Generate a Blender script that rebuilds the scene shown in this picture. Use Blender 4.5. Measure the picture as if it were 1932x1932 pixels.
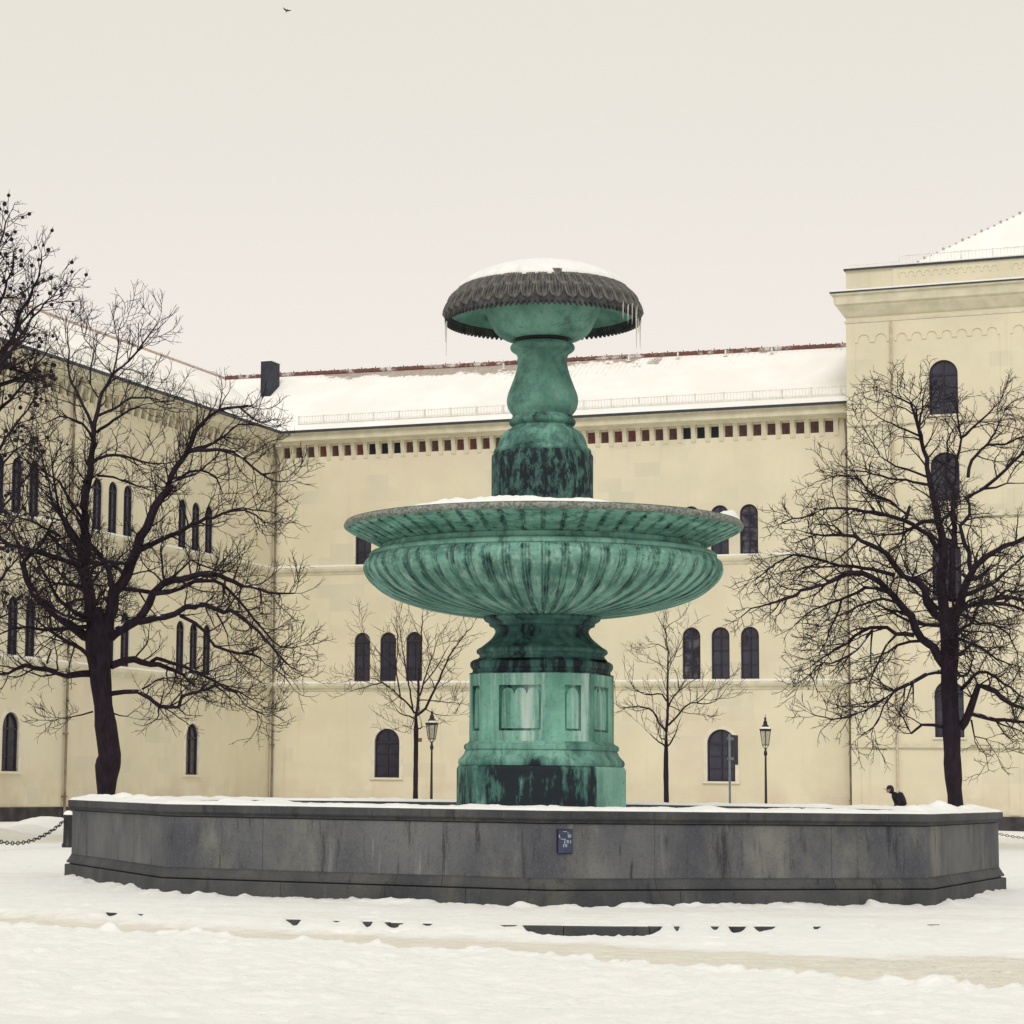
import bpy, bmesh, math, random
import numpy as np
from mathutils import Vector, Matrix

random.seed(7)
rng = np.random.default_rng(11)
scene = bpy.context.scene
for o in list(bpy.data.objects):
    bpy.data.objects.remove(o)
COL = scene.collection

# ------------------------------------------------------------------ camera
# measured from the photograph (1932 px wide): focal length, principal point, horizon, roll
FP, PX, PY, HP, RHO = 4440.0, 607.0, 966.0, 1479.0, 0.0127
TH = math.atan((HP - PY) / FP)
cF = np.array([0, math.cos(TH), math.sin(TH)])
cU0 = np.array([0, -math.sin(TH), math.cos(TH)])
cR0 = np.array([1.0, 0, 0])
cR = cR0 * math.cos(RHO) + cU0 * math.sin(RHO)
cU = cU0 * math.cos(RHO) - cR0 * math.sin(RHO)
EYE = np.array([0, 0, 1.5])
cam = bpy.data.cameras.new('camera')
camo = bpy.data.objects.new('camera', cam)
COL.objects.link(camo)
cam.sensor_width = 36.0
cam.lens = FP / 1932 * 36
cam.shift_x = (966 - PX) / 1932
cam.clip_start = 0.1
cam.clip_end = 3000
camo.matrix_world = Matrix(((cR[0], cU[0], -cF[0], EYE[0]), (cR[1], cU[1], -cF[1], EYE[1]),
                            (cR[2], cU[2], -cF[2], EYE[2]), (0, 0, 0, 1)))
scene.camera = camo

# ------------------------------------------------------------------ world, sun, exposure
SUN_EL, SUN_AZ = 46.0, 190.0      # veiled sun behind the camera
world = bpy.data.worlds.new('World')
scene.world = world
world.use_nodes = True
wn, wl = world.node_tree.nodes, world.node_tree.links
wn.clear()
w_out = wn.new('ShaderNodeOutputWorld')
w_bg = wn.new('ShaderNodeBackground')
w_bg.inputs['Strength'].default_value = 0.1
w_sky = wn.new('ShaderNodeTexSky')
w_sky.sky_type = 'NISHITA'
w_sky.sun_disc = False
w_sky.sun_elevation = math.radians(SUN_EL)
w_sky.sun_rotation = math.radians(SUN_AZ)
w_tc = wn.new('ShaderNodeTexCoord')
w_sep = wn.new('ShaderNodeSeparateXYZ')
w_ramp = wn.new('ShaderNodeValToRGB')          # even overcast, a little darker with height
el = w_ramp.color_ramp.elements
el[0].position, el[0].color = 0.0, (0.855, 0.80, 0.735, 1)
el[1].position, el[1].color = 1.0, (0.70, 0.69, 0.62, 1)
e2 = el.new(0.16); e2.color = (0.85, 0.79, 0.73, 1)
e2 = el.new(0.36); e2.color = (0.74, 0.71, 0.625, 1)
w_noise = wn.new('ShaderNodeTexNoise')
w_noise.inputs['Scale'].default_value = 1.6
w_noise.inputs['Detail'].default_value = 3
w_mr = wn.new('ShaderNodeMapRange')
w_mr.inputs['To Min'].default_value = 10.5
w_mr.inputs['To Max'].default_value = 11.2
w_sc = wn.new('ShaderNodeVectorMath'); w_sc.operation = 'SCALE'
w_mix = wn.new('ShaderNodeMix'); w_mix.data_type = 'RGBA'
w_mix.inputs['Factor'].default_value = 0.96
wl.new(w_tc.outputs['Generated'], w_sep.inputs[0])
wl.new(w_sep.outputs['Z'], w_ramp.inputs[0])
wl.new(w_tc.outputs['Generated'], w_noise.inputs['Vector'])
wl.new(w_noise.outputs['Fac'], w_mr.inputs['Value'])
wl.new(w_ramp.outputs['Color'], w_sc.inputs[0])
wl.new(w_mr.outputs[0], w_sc.inputs['Scale'])
wl.new(w_sky.outputs[0], w_mix.inputs['A'])
wl.new(w_sc.outputs[0], w_mix.inputs['B'])
wl.new(w_mix.outputs['Result'], w_bg.inputs['Color'])
wl.new(w_bg.outputs[0], w_out.inputs[0])

sun = bpy.data.lights.new('sun', 'SUN')
sun.energy = 1.5
sun.angle = math.radians(25)
sun.color = (1.0, 0.965, 0.92)
suno = bpy.data.objects.new('sun', sun)
COL.objects.link(suno)
az = math.radians(SUN_AZ)
sdir = Vector((math.sin(az) * math.cos(math.radians(SUN_EL)), math.cos(az) * math.cos(math.radians(SUN_EL)),
               math.sin(math.radians(SUN_EL))))
suno.rotation_euler = sdir.to_track_quat('Z', 'Y').to_euler()

vs = scene.view_settings
vs.view_transform = 'Standard'
vs.look = 'None'
vs.exposure = 0.0
vs.gamma = 1.0
vs.use_curve_mapping = False
scene.render.engine = 'CYCLES'
scene.cycles.max_bounces = 6

# ------------------------------------------------------------------ pixel -> place helpers
def ray(x, y):
    return cF + cR * (x - PX) / FP - cU * (y - PY) / FP
def at(x, y, Y):
    d = ray(x, y)
    return EYE + d * Y / d[1]
def ground(x, y, z=0.0):
    d = ray(x, y)
    return EYE + d * (z - EYE[2]) / d[2]

# ------------------------------------------------------------------ noise
def _h(ix, iy, s):
    n = (ix.astype(np.int64) * 374761393 + iy.astype(np.int64) * 668265263 + s * 974711) & 0x7fffffff
    n = ((n ^ (n >> 13)) * 1274126177) & 0x7fffffff
    return ((n ^ (n >> 16)) & 0xffff) / 65535.0
def vnoise(x, y, s=0):
    ix, iy = np.floor(x), np.floor(y)
    fx, fy = x - ix, y - iy
    fx, fy = fx * fx * (3 - 2 * fx), fy * fy * (3 - 2 * fy)
    a, b = _h(ix, iy, s), _h(ix + 1, iy, s)
    c, d = _h(ix, iy + 1, s), _h(ix + 1, iy + 1, s)
    return (a * (1 - fx) + b * fx) * (1 - fy) + (c * (1 - fx) + d * fx) * fy
def fbm(x, y, s=0, o=4):
    t, a, n = 0, 0.5, 0
    for k in range(o):
        t = t + a * vnoise(x * 2 ** k + 17 * k, y * 2 ** k - 9 * k, s + k)
        n += a
        a *= 0.5
    return t / n
def sstep(a, b, x):
    t = np.clip((x - a) / (b - a), 0, 1)
    return t * t * (3 - 2 * t)

# ------------------------------------------------------------------ materials
def M(name):
    m = bpy.data.materials.new(name)
    m.use_nodes = True
    n = m.node_tree.nodes
    b = n['Principled BSDF']
    b.inputs['Roughness'].default_value = 0.8
    b.inputs['Specular IOR Level'].default_value = 0.25
    return m, n, m.node_tree.links, b
def mixc(n, l, fac, A, B, mode='MIX'):
    x = n.new('ShaderNodeMix'); x.data_type = 'RGBA'; x.blend_type = mode
    for sock, v in (('Factor', fac), ('A', A), ('B', B)):
        s = x.inputs[sock]
        if hasattr(v, 'is_linked'):
            l.new(v, s)
        else:
            s.default_value = v if sock == 'Factor' else (*v, 1)
    return x.outputs['Result']
def noise(n, l, scale, detail=4, rough=0.55, stretch=(1, 1, 1), coord=None, dist=0.0):
    mp = n.new('ShaderNodeMapping')
    mp.inputs['Scale'].default_value = stretch
    if coord is None:
        coord = n.new('ShaderNodeTexCoord').outputs['Object']
    l.new(coord, mp.inputs['Vector'])
    t = n.new('ShaderNodeTexNoise')
    t.inputs['Scale'].default_value = scale
    t.inputs['Detail'].default_value = detail
    t.inputs['Roughness'].default_value = rough
    t.inputs['Distortion'].default_value = dist
    l.new(mp.outputs[0], t.inputs['Vector'])
    return t.outputs['Fac']
def ramp(n, l, v, a, b, lo=0.0, hi=1.0):
    r = n.new('ShaderNodeMapRange'); r.interpolation_type = 'SMOOTHSTEP'
    r.inputs['From Min'].default_value = a
    r.inputs['From Max'].default_value = b
    r.inputs['To Min'].default_value = lo
    r.inputs['To Max'].default_value = hi
    l.new(v, r.inputs['Value'])
    return r.outputs[0]
def math_(n, l, op, a, b=None):
    x = n.new('ShaderNodeMath'); x.operation = op
    for i, v in enumerate((a, b)):
        if v is None: continue
        if hasattr(v, 'is_linked'): l.new(v, x.inputs[i])
        else: x.inputs[i].default_value = v
    return x.outputs[0]
def attr(n, name):
    a = n.new('ShaderNodeAttribute'); a.attribute_name = name
    return a.outputs['Fac']
def bump(n, l, b, h, strength=0.3, dist=0.02):
    u = n.new('ShaderNodeBump')
    u.inputs['Strength'].default_value = strength
    u.inputs['Distance'].default_value = dist
    l.new(h, u.inputs['Height'])
    l.new(u.outputs[0], b.inputs['Normal'])
def flat(name, col, rough=0.7, spec=0.25, metal=0.0, var=0.15, scale=6):
    m, n, l, b = M(name)
    f = noise(n, l, scale)
    c = mixc(n, l, ramp(n, l, f, 0.3, 0.7), tuple(v * (1 - var) for v in col), tuple(v * (1 + var) for v in col))
    l.new(c, b.inputs['Base Color'])
    b.inputs['Roughness'].default_value = rough
    b.inputs['Specular IOR Level'].default_value = spec
    b.inputs['Metallic'].default_value = metal
    return m

def mat_snow(name, dirty=False):
    m, n, l, b = M(name)
    f = noise(n, l, 3.0, 6, 0.6)
    c = mixc(n, l, ramp(n, l, f, 0.3, 0.75), (0.81, 0.81, 0.80), (0.87, 0.865, 0.855))
    if dirty:
        pk = attr(n, 'pack')
        g = noise(n, l, 9.0, 6, 0.7, (0.35, 1, 1))
        grit = noise(n, l, 30.0, 4, 0.7, (0.4, 1, 1))
        pc = mixc(n, l, ramp(n, l, g, 0.35, 0.68), (0.66, 0.63, 0.54), (0.79, 0.765, 0.69))
        pc = mixc(n, l, math_(n, l, 'MULTIPLY', ramp(n, l, grit, 0.58, 0.66), attr(n, 'grit')), pc, (0.22, 0.21, 0.19))
        c = mixc(n, l, pk, c, pc)
        # specks of leaf litter and grit lying on the snow
        sp = noise(n, l, 2.2, 8, 0.75)
        c = mixc(n, l, ramp(n, l, sp, 0.69, 0.76, 0, 0.5), c, (0.45, 0.43, 0.36))
    l.new(c, b.inputs['Base Color'])
    b.inputs['Roughness'].default_value = 0.75
    b.inputs['Specular IOR Level'].default_value = 0.2
    h = math_(n, l, 'ADD', noise(n, l, 26.0, 6, 0.65), math_(n, l, 'MULTIPLY', noise(n, l, 5.0, 4, 0.6), 1.5))
    bump(n, l, b, h, 0.45, 0.05)
    return m
SNOW = mat_snow('snow')
GSNOW = mat_snow('ground_snow', True)

def mat_wall(name, tint=1.0):
    m, n, l, b = M(name)
    big = noise(n, l, 0.35, 4, 0.6)
    fine = noise(n, l, 5.0, 5, 0.65)
    tc = n.new('ShaderNodeTexCoord')
    mp = n.new('ShaderNodeMapping'); mp.inputs['Rotation'].default_value = (math.radians(90), 0, 0)
    l.new(tc.outputs['Object'], mp.inputs['Vector'])
    br = n.new('ShaderNodeTexBrick')
    br.inputs['Color1'].default_value = (0.0, 0, 0, 1)
    br.inputs['Color2'].default_value = (1, 1, 1, 1)
    br.inputs['Mortar'].default_value = (0.5, 0.5, 0.5, 1)
    br.inputs['Scale'].default_value = 1.0
    br.inputs['Mortar Size'].default_value = 0.0
    br.inputs['Brick Width'].default_value = 1.15
    br.inputs['Row Height'].default_value = 0.62
    l.new(mp.outputs[0], br.inputs['Vector'])
    c = mixc(n, l, ramp(n, l, big, 0.3, 0.7), (0.63, 0.582, 0.435), (0.695, 0.645, 0.49))
    # repaired patches of render, some greyer
    pt = math_(n, l, 'MULTIPLY', ramp(n, l, br.outputs['Color'], 0.55, 0.95), ramp(n, l, noise(n, l, 0.22, 2), 0.42, 0.62))
    c = mixc(n, l, math_(n, l, 'MULTIPLY', pt, 0.6), c, (0.56, 0.535, 0.42))
    pk = ramp(n, l, noise(n, l, 0.16, 3, 0.6, (1, 1, 1)), 0.5, 0.7)
    c = mixc(n, l, math_(n, l, 'MULTIPLY', pk, 0.35), c, (0.62, 0.51, 0.40))
    st = noise(n, l, 1.0, 5, 0.65, (2.2, 2.2, 0.12))
    c = mixc(n, l, ramp(n, l, st, 0.56, 0.78, 0, 0.28), c, (0.45, 0.39, 0.28))
    c = mixc(n, l, ramp(n, l, fine, 0.55, 0.8, 0, 0.25), c, (0.50, 0.43, 0.29))
    # splash-back dirt low on the wall
    zz = n.new('ShaderNodeSeparateXYZ'); l.new(tc.outputs['Object'], zz.inputs[0])
    low = math_(n, l, 'MULTIPLY', ramp(n, l, zz.outputs['Z'], 0.4, 2.6, 1, 0), ramp(n, l, noise(n, l, 0.8, 5), 0.35, 0.7))
    c = mixc(n, l, math_(n, l, 'MULTIPLY', low, 0.55), c, (0.50, 0.38, 0.28))
    l.new(c, b.inputs['Base Color'])
    bump(n, l, b, fine, 0.25, 0.02)
    b.inputs['Roughness'].default_value = 0.9
    return m
WALL = mat_wall('cream_render')
TRIM = flat('cream_trim', (0.61, 0.57, 0.435), 0.85, var=0.1, scale=2)
TRIM2 = flat('pale_surround', (0.66, 0.61, 0.50), 0.85, var=0.08, scale=3)
PLINTH = flat('grey_plinth', (0.055, 0.05, 0.055), 0.85, var=0.4, scale=1.5)
GLASS = flat('dark_window_glass', (0.030, 0.030, 0.050), 0.12, 0.5, var=0.35, scale=0.8)
FRAME = flat('window_frame_paint', (0.030, 0.029, 0.044), 0.6, var=0.2)
def mat_reflection_glass():
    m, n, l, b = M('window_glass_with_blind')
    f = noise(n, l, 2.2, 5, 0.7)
    c = mixc(n, l, ramp(n, l, f, 0.42, 0.68), (0.022, 0.022, 0.035), (0.13, 0.12, 0.14))  # pale noise patches are reflections painted into the glass colour
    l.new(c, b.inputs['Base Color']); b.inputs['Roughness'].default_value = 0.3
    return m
REFL_GLASS = mat_reflection_glass()
SHUT_R = flat('russet_shutter', (0.16, 0.06, 0.058), 0.7, var=0.25, scale=3)
SHUT_B = flat('brown_shutter', (0.11, 0.062, 0.062), 0.7, var=0.25, scale=3)
SHUT_D = flat('dark_opening', (0.014, 0.018, 0.030), 0.5, var=0.3, scale=3)
GUTTER = flat('gutter_metal', (0.03, 0.04, 0.055), 0.5, 0.4, var=0.2)
PIPE = flat('downpipe_metal', (0.20, 0.16, 0.12), 0.6, var=0.35, scale=2)
def mat_tile():
    m, n, l, b = M('red_ridge_tile')
    c = mixc(n, l, noise(n, l, 5.0, 4), (0.10, 0.05, 0.043), (0.20, 0.085, 0.07))
    c = mixc(n, l, ramp(n, l, noise(n, l, 0.9, 6, 0.7), 0.50, 0.62, 0, 0.75), c, (0.72, 0.69, 0.66))
    l.new(c, b.inputs['Base Color'])
    return m
TILE = mat_tile()
RAIL = flat('grey_guard_rail', (0.70, 0.69, 0.64), 0.6, var=0.15)
CHIM = flat('slate_chimney', (0.035, 0.04, 0.055), 0.7, var=0.3, scale=2)
IRON = flat('dark_iron', (0.016, 0.014, 0.018), 0.5, 0.4, var=0.3)
SIGNPOST = flat('galvanised_post', (0.14, 0.17, 0.19), 0.5, 0.4, var=0.2)
def mat_roof():
    m, n, l, b = M('snowy_tile_roof')
    f = noise(n, l, 0.9, 7, 0.7, (1, 1, 1))
    g = attr(n, 'bare')
    tc = n.new('ShaderNodeTexCoord')
    wv = n.new('ShaderNodeTexWave'); wv.inputs['Scale'].default_value = 1.3
    wv.inputs['Distortion'].default_value = 0.4
    mp = n.new('ShaderNodeMapping'); mp.inputs['Rotation'].default_value = (0, 0, 0.0)
    l.new(tc.outputs['Object'], mp.inputs['Vector']); l.new(mp.outputs[0], wv.inputs['Vector'])
    fine = noise(n, l, 6.0, 6, 0.75)
    t = mixc(n, l, ramp(n, l, fine, 0.35, 0.65), (0.13, 0.06, 0.045), (0.30, 0.24, 0.17))
    s = mixc(n, l, ramp(n, l, noise(n, l, 0.5, 5), 0.35, 0.7), (0.82, 0.79, 0.76), (0.88, 0.86, 0.84))
    # bare patches near the ridge where the snow has slid
    mk = math_(n, l, 'ADD', g, math_(n, l, 'MULTIPLY', math_(n, l, 'SUBTRACT', f, 0.5), 2.2))
    mk = math_(n, l, 'ADD', mk, math_(n, l, 'MULTIPLY', math_(n, l, 'SUBTRACT', fine, 0.5), 0.6))
    c = mixc(n, l, ramp(n, l, mk, 0.52, 0.66, 0, 0.75), s, t)
    # faint tile courses showing through thin snow
    th = math_(n, l, 'MULTIPLY', ramp(n, l, mk, 0.18, 0.45), ramp(n, l, wv.outputs['Fac'], 0.6, 0.95))
    c = mixc(n, l, math_(n, l, 'MULTIPLY', th, 0.3), c, (0.45, 0.40, 0.35))
    l.new(c, b.inputs['Base Color'])
    bump(n, l, b, noise(n, l, 4, 5), 0.3, 0.05)
    return m
ROOF = mat_roof()

def bronze(name, dark=0.3, light=0.3, seed=0.0, streak=(3.2, 3.2, 0.5), base=(0.128, 0.310, 0.255), flute=False, pale=(0.37, 0.48, 0.43)):
    """verdigris bronze: green patina, pale run-off streaks, black wet stains (on the stem, painted shade)"""
    m, n, l, b = M(name)
    tc = n.new('ShaderNodeTexCoord')
    mp0 = n.new('ShaderNodeMapping'); mp0.inputs['Location'].default_value = (seed, seed * 1.7, seed * 0.3)
    if flute:                                       # coordinates that follow the flutes: round the bowl, along the profile
        cx = n.new('ShaderNodeCombineXYZ')
        l.new(attr(n, 'flute_round'), cx.inputs[0]); l.new(attr(n, 'flute_along'), cx.inputs[1])
        l.new(cx.outputs[0], mp0.inputs['Vector'])
    else:
        l.new(tc.outputs['Object'], mp0.inputs['Vector'])
    co = mp0.outputs[0]
    a = noise(n, l, 1.1, 6, 0.62, (1, 1, 0.7), co)
    c = mixc(n, l, ramp(n, l, a, 0.3, 0.7), tuple(v * 0.62 for v in base), (base[0] * 1.75, base[1] * 1.42, base[2] * 1.42))
    f = noise(n, l, 14, 5, 0.7, (1, 1, 1), co)
    c = mixc(n, l, ramp(n, l, f, 0.5, 0.75, 0, 0.55), c, (0.035, 0.10, 0.085))
    s = noise(n, l, 2.0, 6, 0.65, streak, co)
    c = mixc(n, l, ramp(n, l, s, 0.62 - 0.12 * light, 0.80 - 0.1 * light, 0, 0.35 + 0.45 * light), c, pale)
    d = noise(n, l, 1.5, 8, 0.72, (streak[0] * 0.8, streak[1] * 0.8, streak[2] * 1.1), co, 0.2)
    st = attr(n, 'grime')
    lo = 0.72 - 0.42 * dark
    gn = ramp(n, l, noise(n, l, 3.0, 4, 0.6, (1, 1, 1), co), 0.3, 0.7, 0.25, 0.6)
    dk = math_(n, l, 'ADD', d, math_(n, l, 'MULTIPLY', st, gn))
    c = mixc(n, l, ramp(n, l, dk, lo - 0.15, lo + 0.04, 0, 0.75), c, (0.030, 0.082, 0.075))
    dm = ramp(n, l, dk, lo + 0.02, lo + 0.14, 0, 0.92)
    c = mixc(n, l, dm, c, (0.015, 0.015, 0.024))
    l.new(c, b.inputs['Base Color'])
    b.inputs['Roughness'].default_value = 0.7
    b.inputs['Specular IOR Level'].default_value = 0.12
    bump(n, l, b, math_(n, l, 'ADD', f, d), 0.35, 0.02)
    return m
BZ = bronze('verdigris_bronze', 0.22, 0.35)
BZ_BOWL = bronze('verdigris_bowl', 0.22, 1.0, 3.1, (6.0, 0.95, 1.0), flute=True)
BZ_STEM = bronze('verdigris_stem', 0.60, 0.25, 5.7, base=(0.080, 0.205, 0.180))  # stem's shade painted in: darker base, heavier black mottling
BZ_DIE = bronze('verdigris_pedestal', 0.20, 1.2, 8.3, (2.3, 2.3, 0.16), (0.125, 0.325, 0.262), pale=(0.48, 0.60, 0.55))
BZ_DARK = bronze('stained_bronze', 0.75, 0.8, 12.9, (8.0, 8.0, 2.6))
BZ_PLINTH = bronze('wet_plinth_bronze', 0.50, 0.3, 21.0, (6.0, 6.0, 1.0))
BZ_TOP = bronze('verdigris_top', 0.16, 0.15, 31.0, (1.2, 1.2, 1.0))
def mat_leaf():
    m, n, l, b = M('weathered_bronze_leaf')
    f = noise(n, l, 9, 6, 0.7, (1, 1, 0.6))
    c = mixc(n, l, ramp(n, l, f, 0.35, 0.7), (0.026, 0.027, 0.033), (0.085, 0.082, 0.082))
    r = attr(n, 'ridge')
    c = mixc(n, l, math_(n, l, 'MULTIPLY', math_(n, l, 'POWER', r, 2.0), ramp(n, l, f, 0.3, 0.65, 0.25, 0.85)), c, (0.32, 0.30, 0.26))
    l.new(c, b.inputs['Base Color'])
    b.inputs['Roughness'].default_value = 0.8
    return m
LEAF = mat_leaf()
LICHEN = flat('lichen_grey_bronze', (0.19, 0.21, 0.185), 0.9, var=0.5, scale=22)

def mat_stone(name, k=1.0, seed=0.0):
    m, n, l, b = M(name)
    g = n.new('ShaderNodeNewGeometry')
    mp0 = n.new('ShaderNodeMapping'); mp0.inputs['Location'].default_value = (seed, seed, 0)
    l.new(g.outputs['Position'], mp0.inputs['Vector'])
    co = mp0.outputs[0]
    a = noise(n, l, 0.55, 5, 0.6, (1, 1, 0.8), co)
    c = mixc(n, l, ramp(n, l, a, 0.33, 0.68), (0.050 * k, 0.053 * k, 0.064 * k), (0.108 * k, 0.110 * k, 0.114 * k))
    y = noise(n, l, 0.8, 6, 0.65, (1.3, 1.3, 0.6), co)
    c = mixc(n, l, ramp(n, l, y, 0.48, 0.76, 0, 0.6), c, (0.185 * k, 0.182 * k, 0.150 * k))
    s = noise(n, l, 2.4, 7, 0.7, (2.6, 2.6, 0.32), co)
    c = mixc(n, l, ramp(n, l, s, 0.54, 0.68, 0, 0.8), c, (0.026, 0.024, 0.032))
    s2 = noise(n, l, 3.4, 6, 0.7, (2.4, 2.4, 0.22), co)
    c = mixc(n, l, ramp(n, l, s2, 0.58, 0.76, 0, 0.4), c, (0.26 * k, 0.265 * k, 0.25 * k))
    f = noise(n, l, 34, 3, 0.7, (1, 1, 1), co)
    c = mixc(n, l, ramp(n, l, f, 0.5, 0.8, 0, 0.35), c, (0.15 * k, 0.15 * k, 0.145 * k))
    c = mixc(n, l, ramp(n, l, f, 0.5, 0.2, 0, 0.5), c, (0.035, 0.035, 0.04))
    l.new(c, b.inputs['Base Color'])
    b.inputs['Roughness'].default_value = 0.85
    bump(n, l, b, math_(n, l, 'ADD', f, a), 0.4, 0.015)
    return m
STONE = mat_stone('granite', 1.3)
STONE_D = mat_stone('damp_granite', 0.72, 4.0)

def mat_bark(name, snow=0.0, col=(0.021, 0.014, 0.020)):
    m, n, l, b = M(name)
    f = noise(n, l, 8, 5, 0.65, (1, 1, 0.35))
    c = mixc(n, l, ramp(n, l, f, 0.3, 0.75), tuple(v * 0.65 for v in col), tuple(v * 1.6 for v in col))
    if snow:
        g = n.new('ShaderNodeNewGeometry')
        sp = n.new('ShaderNodeSeparateXYZ'); l.new(g.outputs['Normal'], sp.inputs[0])
        s = math_(n, l, 'MULTIPLY', ramp(n, l, sp.outputs['Z'], 0.28, 0.55), ramp(n, l, noise(n, l, 1.6, 4), 0.66 - snow * 0.1, 0.70 - snow * 0.1))
        c = mixc(n, l, s, c, (0.78, 0.76, 0.73))
    l.new(c, b.inputs['Base Color'])
    bump(n, l, b, f, 0.6, 0.03)
    b.inputs['Roughness'].default_value = 0.9
    return m
BARK = mat_bark('dark_bark', 0.62, (0.017, 0.011, 0.018))
TWIG = mat_bark('twig_bark', 0.0, (0.022, 0.015, 0.021))
TWIG2 = mat_bark('young_twig_bark', 0.0, (0.050, 0.036, 0.034))
BALL = flat('seed_ball', (0.020, 0.014, 0.020), 0.9)

# ------------------------------------------------------------------ mesh building
class MB:
    def __init__(self):
        self.v, self.f, self.attrs, self.mi = [], [], {}, []
    def add(self, vs, fs, mi=0, **at):
        o = len(self.v)
        self.v.extend([tuple(map(float, p)) for p in vs])
        self.f.extend([tuple(i + o for i in f) for f in fs])
        self.mi.extend([mi] * len(fs))
        for k in set(list(self.attrs) + list(at)):
            arr = self.attrs.setdefault(k, [0.0] * o)
            x = at.get(k, 0.0)
            arr.extend([float(x)] * len(vs) if np.isscalar(x) else [float(q) for q in x])
        return o
    def box(self, x0, x1, y0, y1, z0, z1, mi=0):
        vs = [(x, y, z) for z in (z0, z1) for y in (y0, y1) for x in (x0, x1)]
        self.add(vs, [(0, 2, 3, 1), (4, 5, 7, 6), (0, 1, 5, 4), (2, 6, 7, 3), (0, 4, 6, 2), (1, 3, 7, 5)], mi)
    def hexa(self, b4, t4, mi=0):
        self.add(list(b4) + list(t4), [(3, 2, 1, 0), (4, 5, 6, 7), (0, 1, 5, 4), (1, 2, 6, 5), (2, 3, 7, 6), (3, 0, 4, 7)], mi)
    def rings(self, rs, closed=True, cap0=False, cap1=False, mi=0, **at):
        n = len(rs[0]); vs = [p for r in rs for p in r]; fs = []
        for i in range(len(rs) - 1):
            for j in range(n if closed else n - 1):
                k = (j + 1) % n
                fs.append((i * n + j, i * n + k, (i + 1) * n + k, (i + 1) * n + j))
        if cap0: fs.append(tuple(reversed(range(n))))
        if cap1: fs.append(tuple((len(rs) - 1) * n + j for j in range(n)))
        self.add(vs, fs, mi, **at)
    def lathe(self, prof, n=64, mi=0, cx=0, cy=0, cap0=False, cap1=False):
        rs = [[(cx + r * math.cos(2 * math.pi * j / n), cy + r * math.sin(2 * math.pi * j / n), z) for j in range(n)] for r, z in prof]
        self.rings(rs, True, cap0, cap1, mi)
    def tube(self, p, q, r0, r1=None, n=8, mi=0):
        r1 = r0 if r1 is None else r1
        p, q = Vector(p), Vector(q); d = (q - p).normalized()
        u = d.orthogonal().normalized(); w = d.cross(u)
        rs = [[c + (u * math.cos(2 * math.pi * j / n) + w * math.sin(2 * math.pi * j / n)) * r for j in range(n)] for c, r in ((p, r0), (q, r1))]
        self.rings(rs, True, True, True, mi)
    def ball(self, c, r, n=8, m=6, sq=(1, 1, 1), mi=0):
        rs = []
        for i in range(m + 1):
            t = math.pi * i / m; k = max(math.sin(t), 0.02)
            rs.append([(c[0] + r * sq[0] * k * math.cos(2 * math.pi * j / n), c[1] + r * sq[1] * k * math.sin(2 * math.pi * j / n), c[2] - r * sq[2] * math.cos(t)) for j in range(n)])
        self.rings(rs, True, True, True, mi)
    def mesh(self, name, mats, smooth=False):
        me = bpy.data.meshes.new(name)
        me.from_pydata(self.v, [], self.f)
        for k, a in self.attrs.items():
            at = me.attributes.new(k, 'FLOAT', 'POINT')
            at.data.foreach_set('value', np.array(a, dtype=np.float32))
        for m in (mats if isinstance(mats, (list, tuple)) else [mats]):
            me.materials.append(m)
        me.polygons.foreach_set('material_index', np.array(self.mi, dtype=np.int32))
        if smooth:
            me.polygons.foreach_set('use_smooth', np.ones(len(me.polygons), dtype=bool))
        bm = bmesh.new(); bm.from_mesh(me)
        bmesh.ops.recalc_face_normals(bm, faces=bm.faces)
        bm.to_mesh(me); bm.free()
        me.update()
        return me
    def build(self, name, mats, parent=None, smooth=False, angle=None, **props):
        me = self.mesh(name, mats, smooth or angle is not None)
        o = link(name, me, parent, **props)
        if angle is not None:
            sharp(me, angle)
        return o
def sharp(me, deg):
    try:
        me.set_sharp_from_angle(angle=math.radians(deg))
    except Exception:
        pass
def link(name, data, parent=None, loc=None, **props):
    o = bpy.data.objects.new(name, data)
    COL.objects.link(o)
    if parent is not None: o.parent = parent
    if loc is not None: o.location = loc
    for k, v in props.items(): o[k] = v
    return o
def thing(name, label, cat, loc=(0, 0, 0), rz=0.0, group=None):
    o = link(name, None, None, loc)
    o.empty_display_size = 0.3
    o.rotation_euler = (0, 0, rz)
    o['label'] = label; o['category'] = cat
    if group: o['group'] = group
    return o
def tag(o, label, cat, group=None):
    o['label'] = label; o['category'] = cat
    if group: o['group'] = group
    return o
def copy_tree(o, parent=None):
    c = o.copy(); COL.objects.link(c)
    if parent is not None: c.parent = parent
    for ch in list(o.children): copy_tree(ch, c)
    return c
def np_mesh(name, V, Q, mat, smooth=True):
    """mesh from numpy vertices and quads"""
    me = bpy.data.meshes.new(name)
    me.vertices.add(len(V)); me.vertices.foreach_set('co', np.asarray(V, dtype=np.float32).ravel())
    k = Q.shape[1]
    me.loops.add(Q.size); me.loops.foreach_set('vertex_index', np.ascontiguousarray(Q, dtype=np.int32).ravel())
    me.polygons.add(len(Q))
    me.polygons.foreach_set('loop_start', np.arange(0, Q.size, k, dtype=np.int32))
    me.polygons.foreach_set('loop_total', np.full(len(Q), k, dtype=np.int32))
    me.polygons.foreach_set('use_smooth', np.full(len(Q), smooth, dtype=bool))
    me.update(calc_edges=True)
    me.materials.append(mat)
    return me
def grid_quads(nx, ny, wrap=False):
    i = np.arange(nx if wrap else nx - 1)[None, :]; j = np.arange(ny - 1)[:, None]
    a = j * nx + i; b = j * nx + (i + 1) % nx
    return np.stack([a, b, b + nx, a + nx], -1).reshape(-1, 4)

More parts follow.
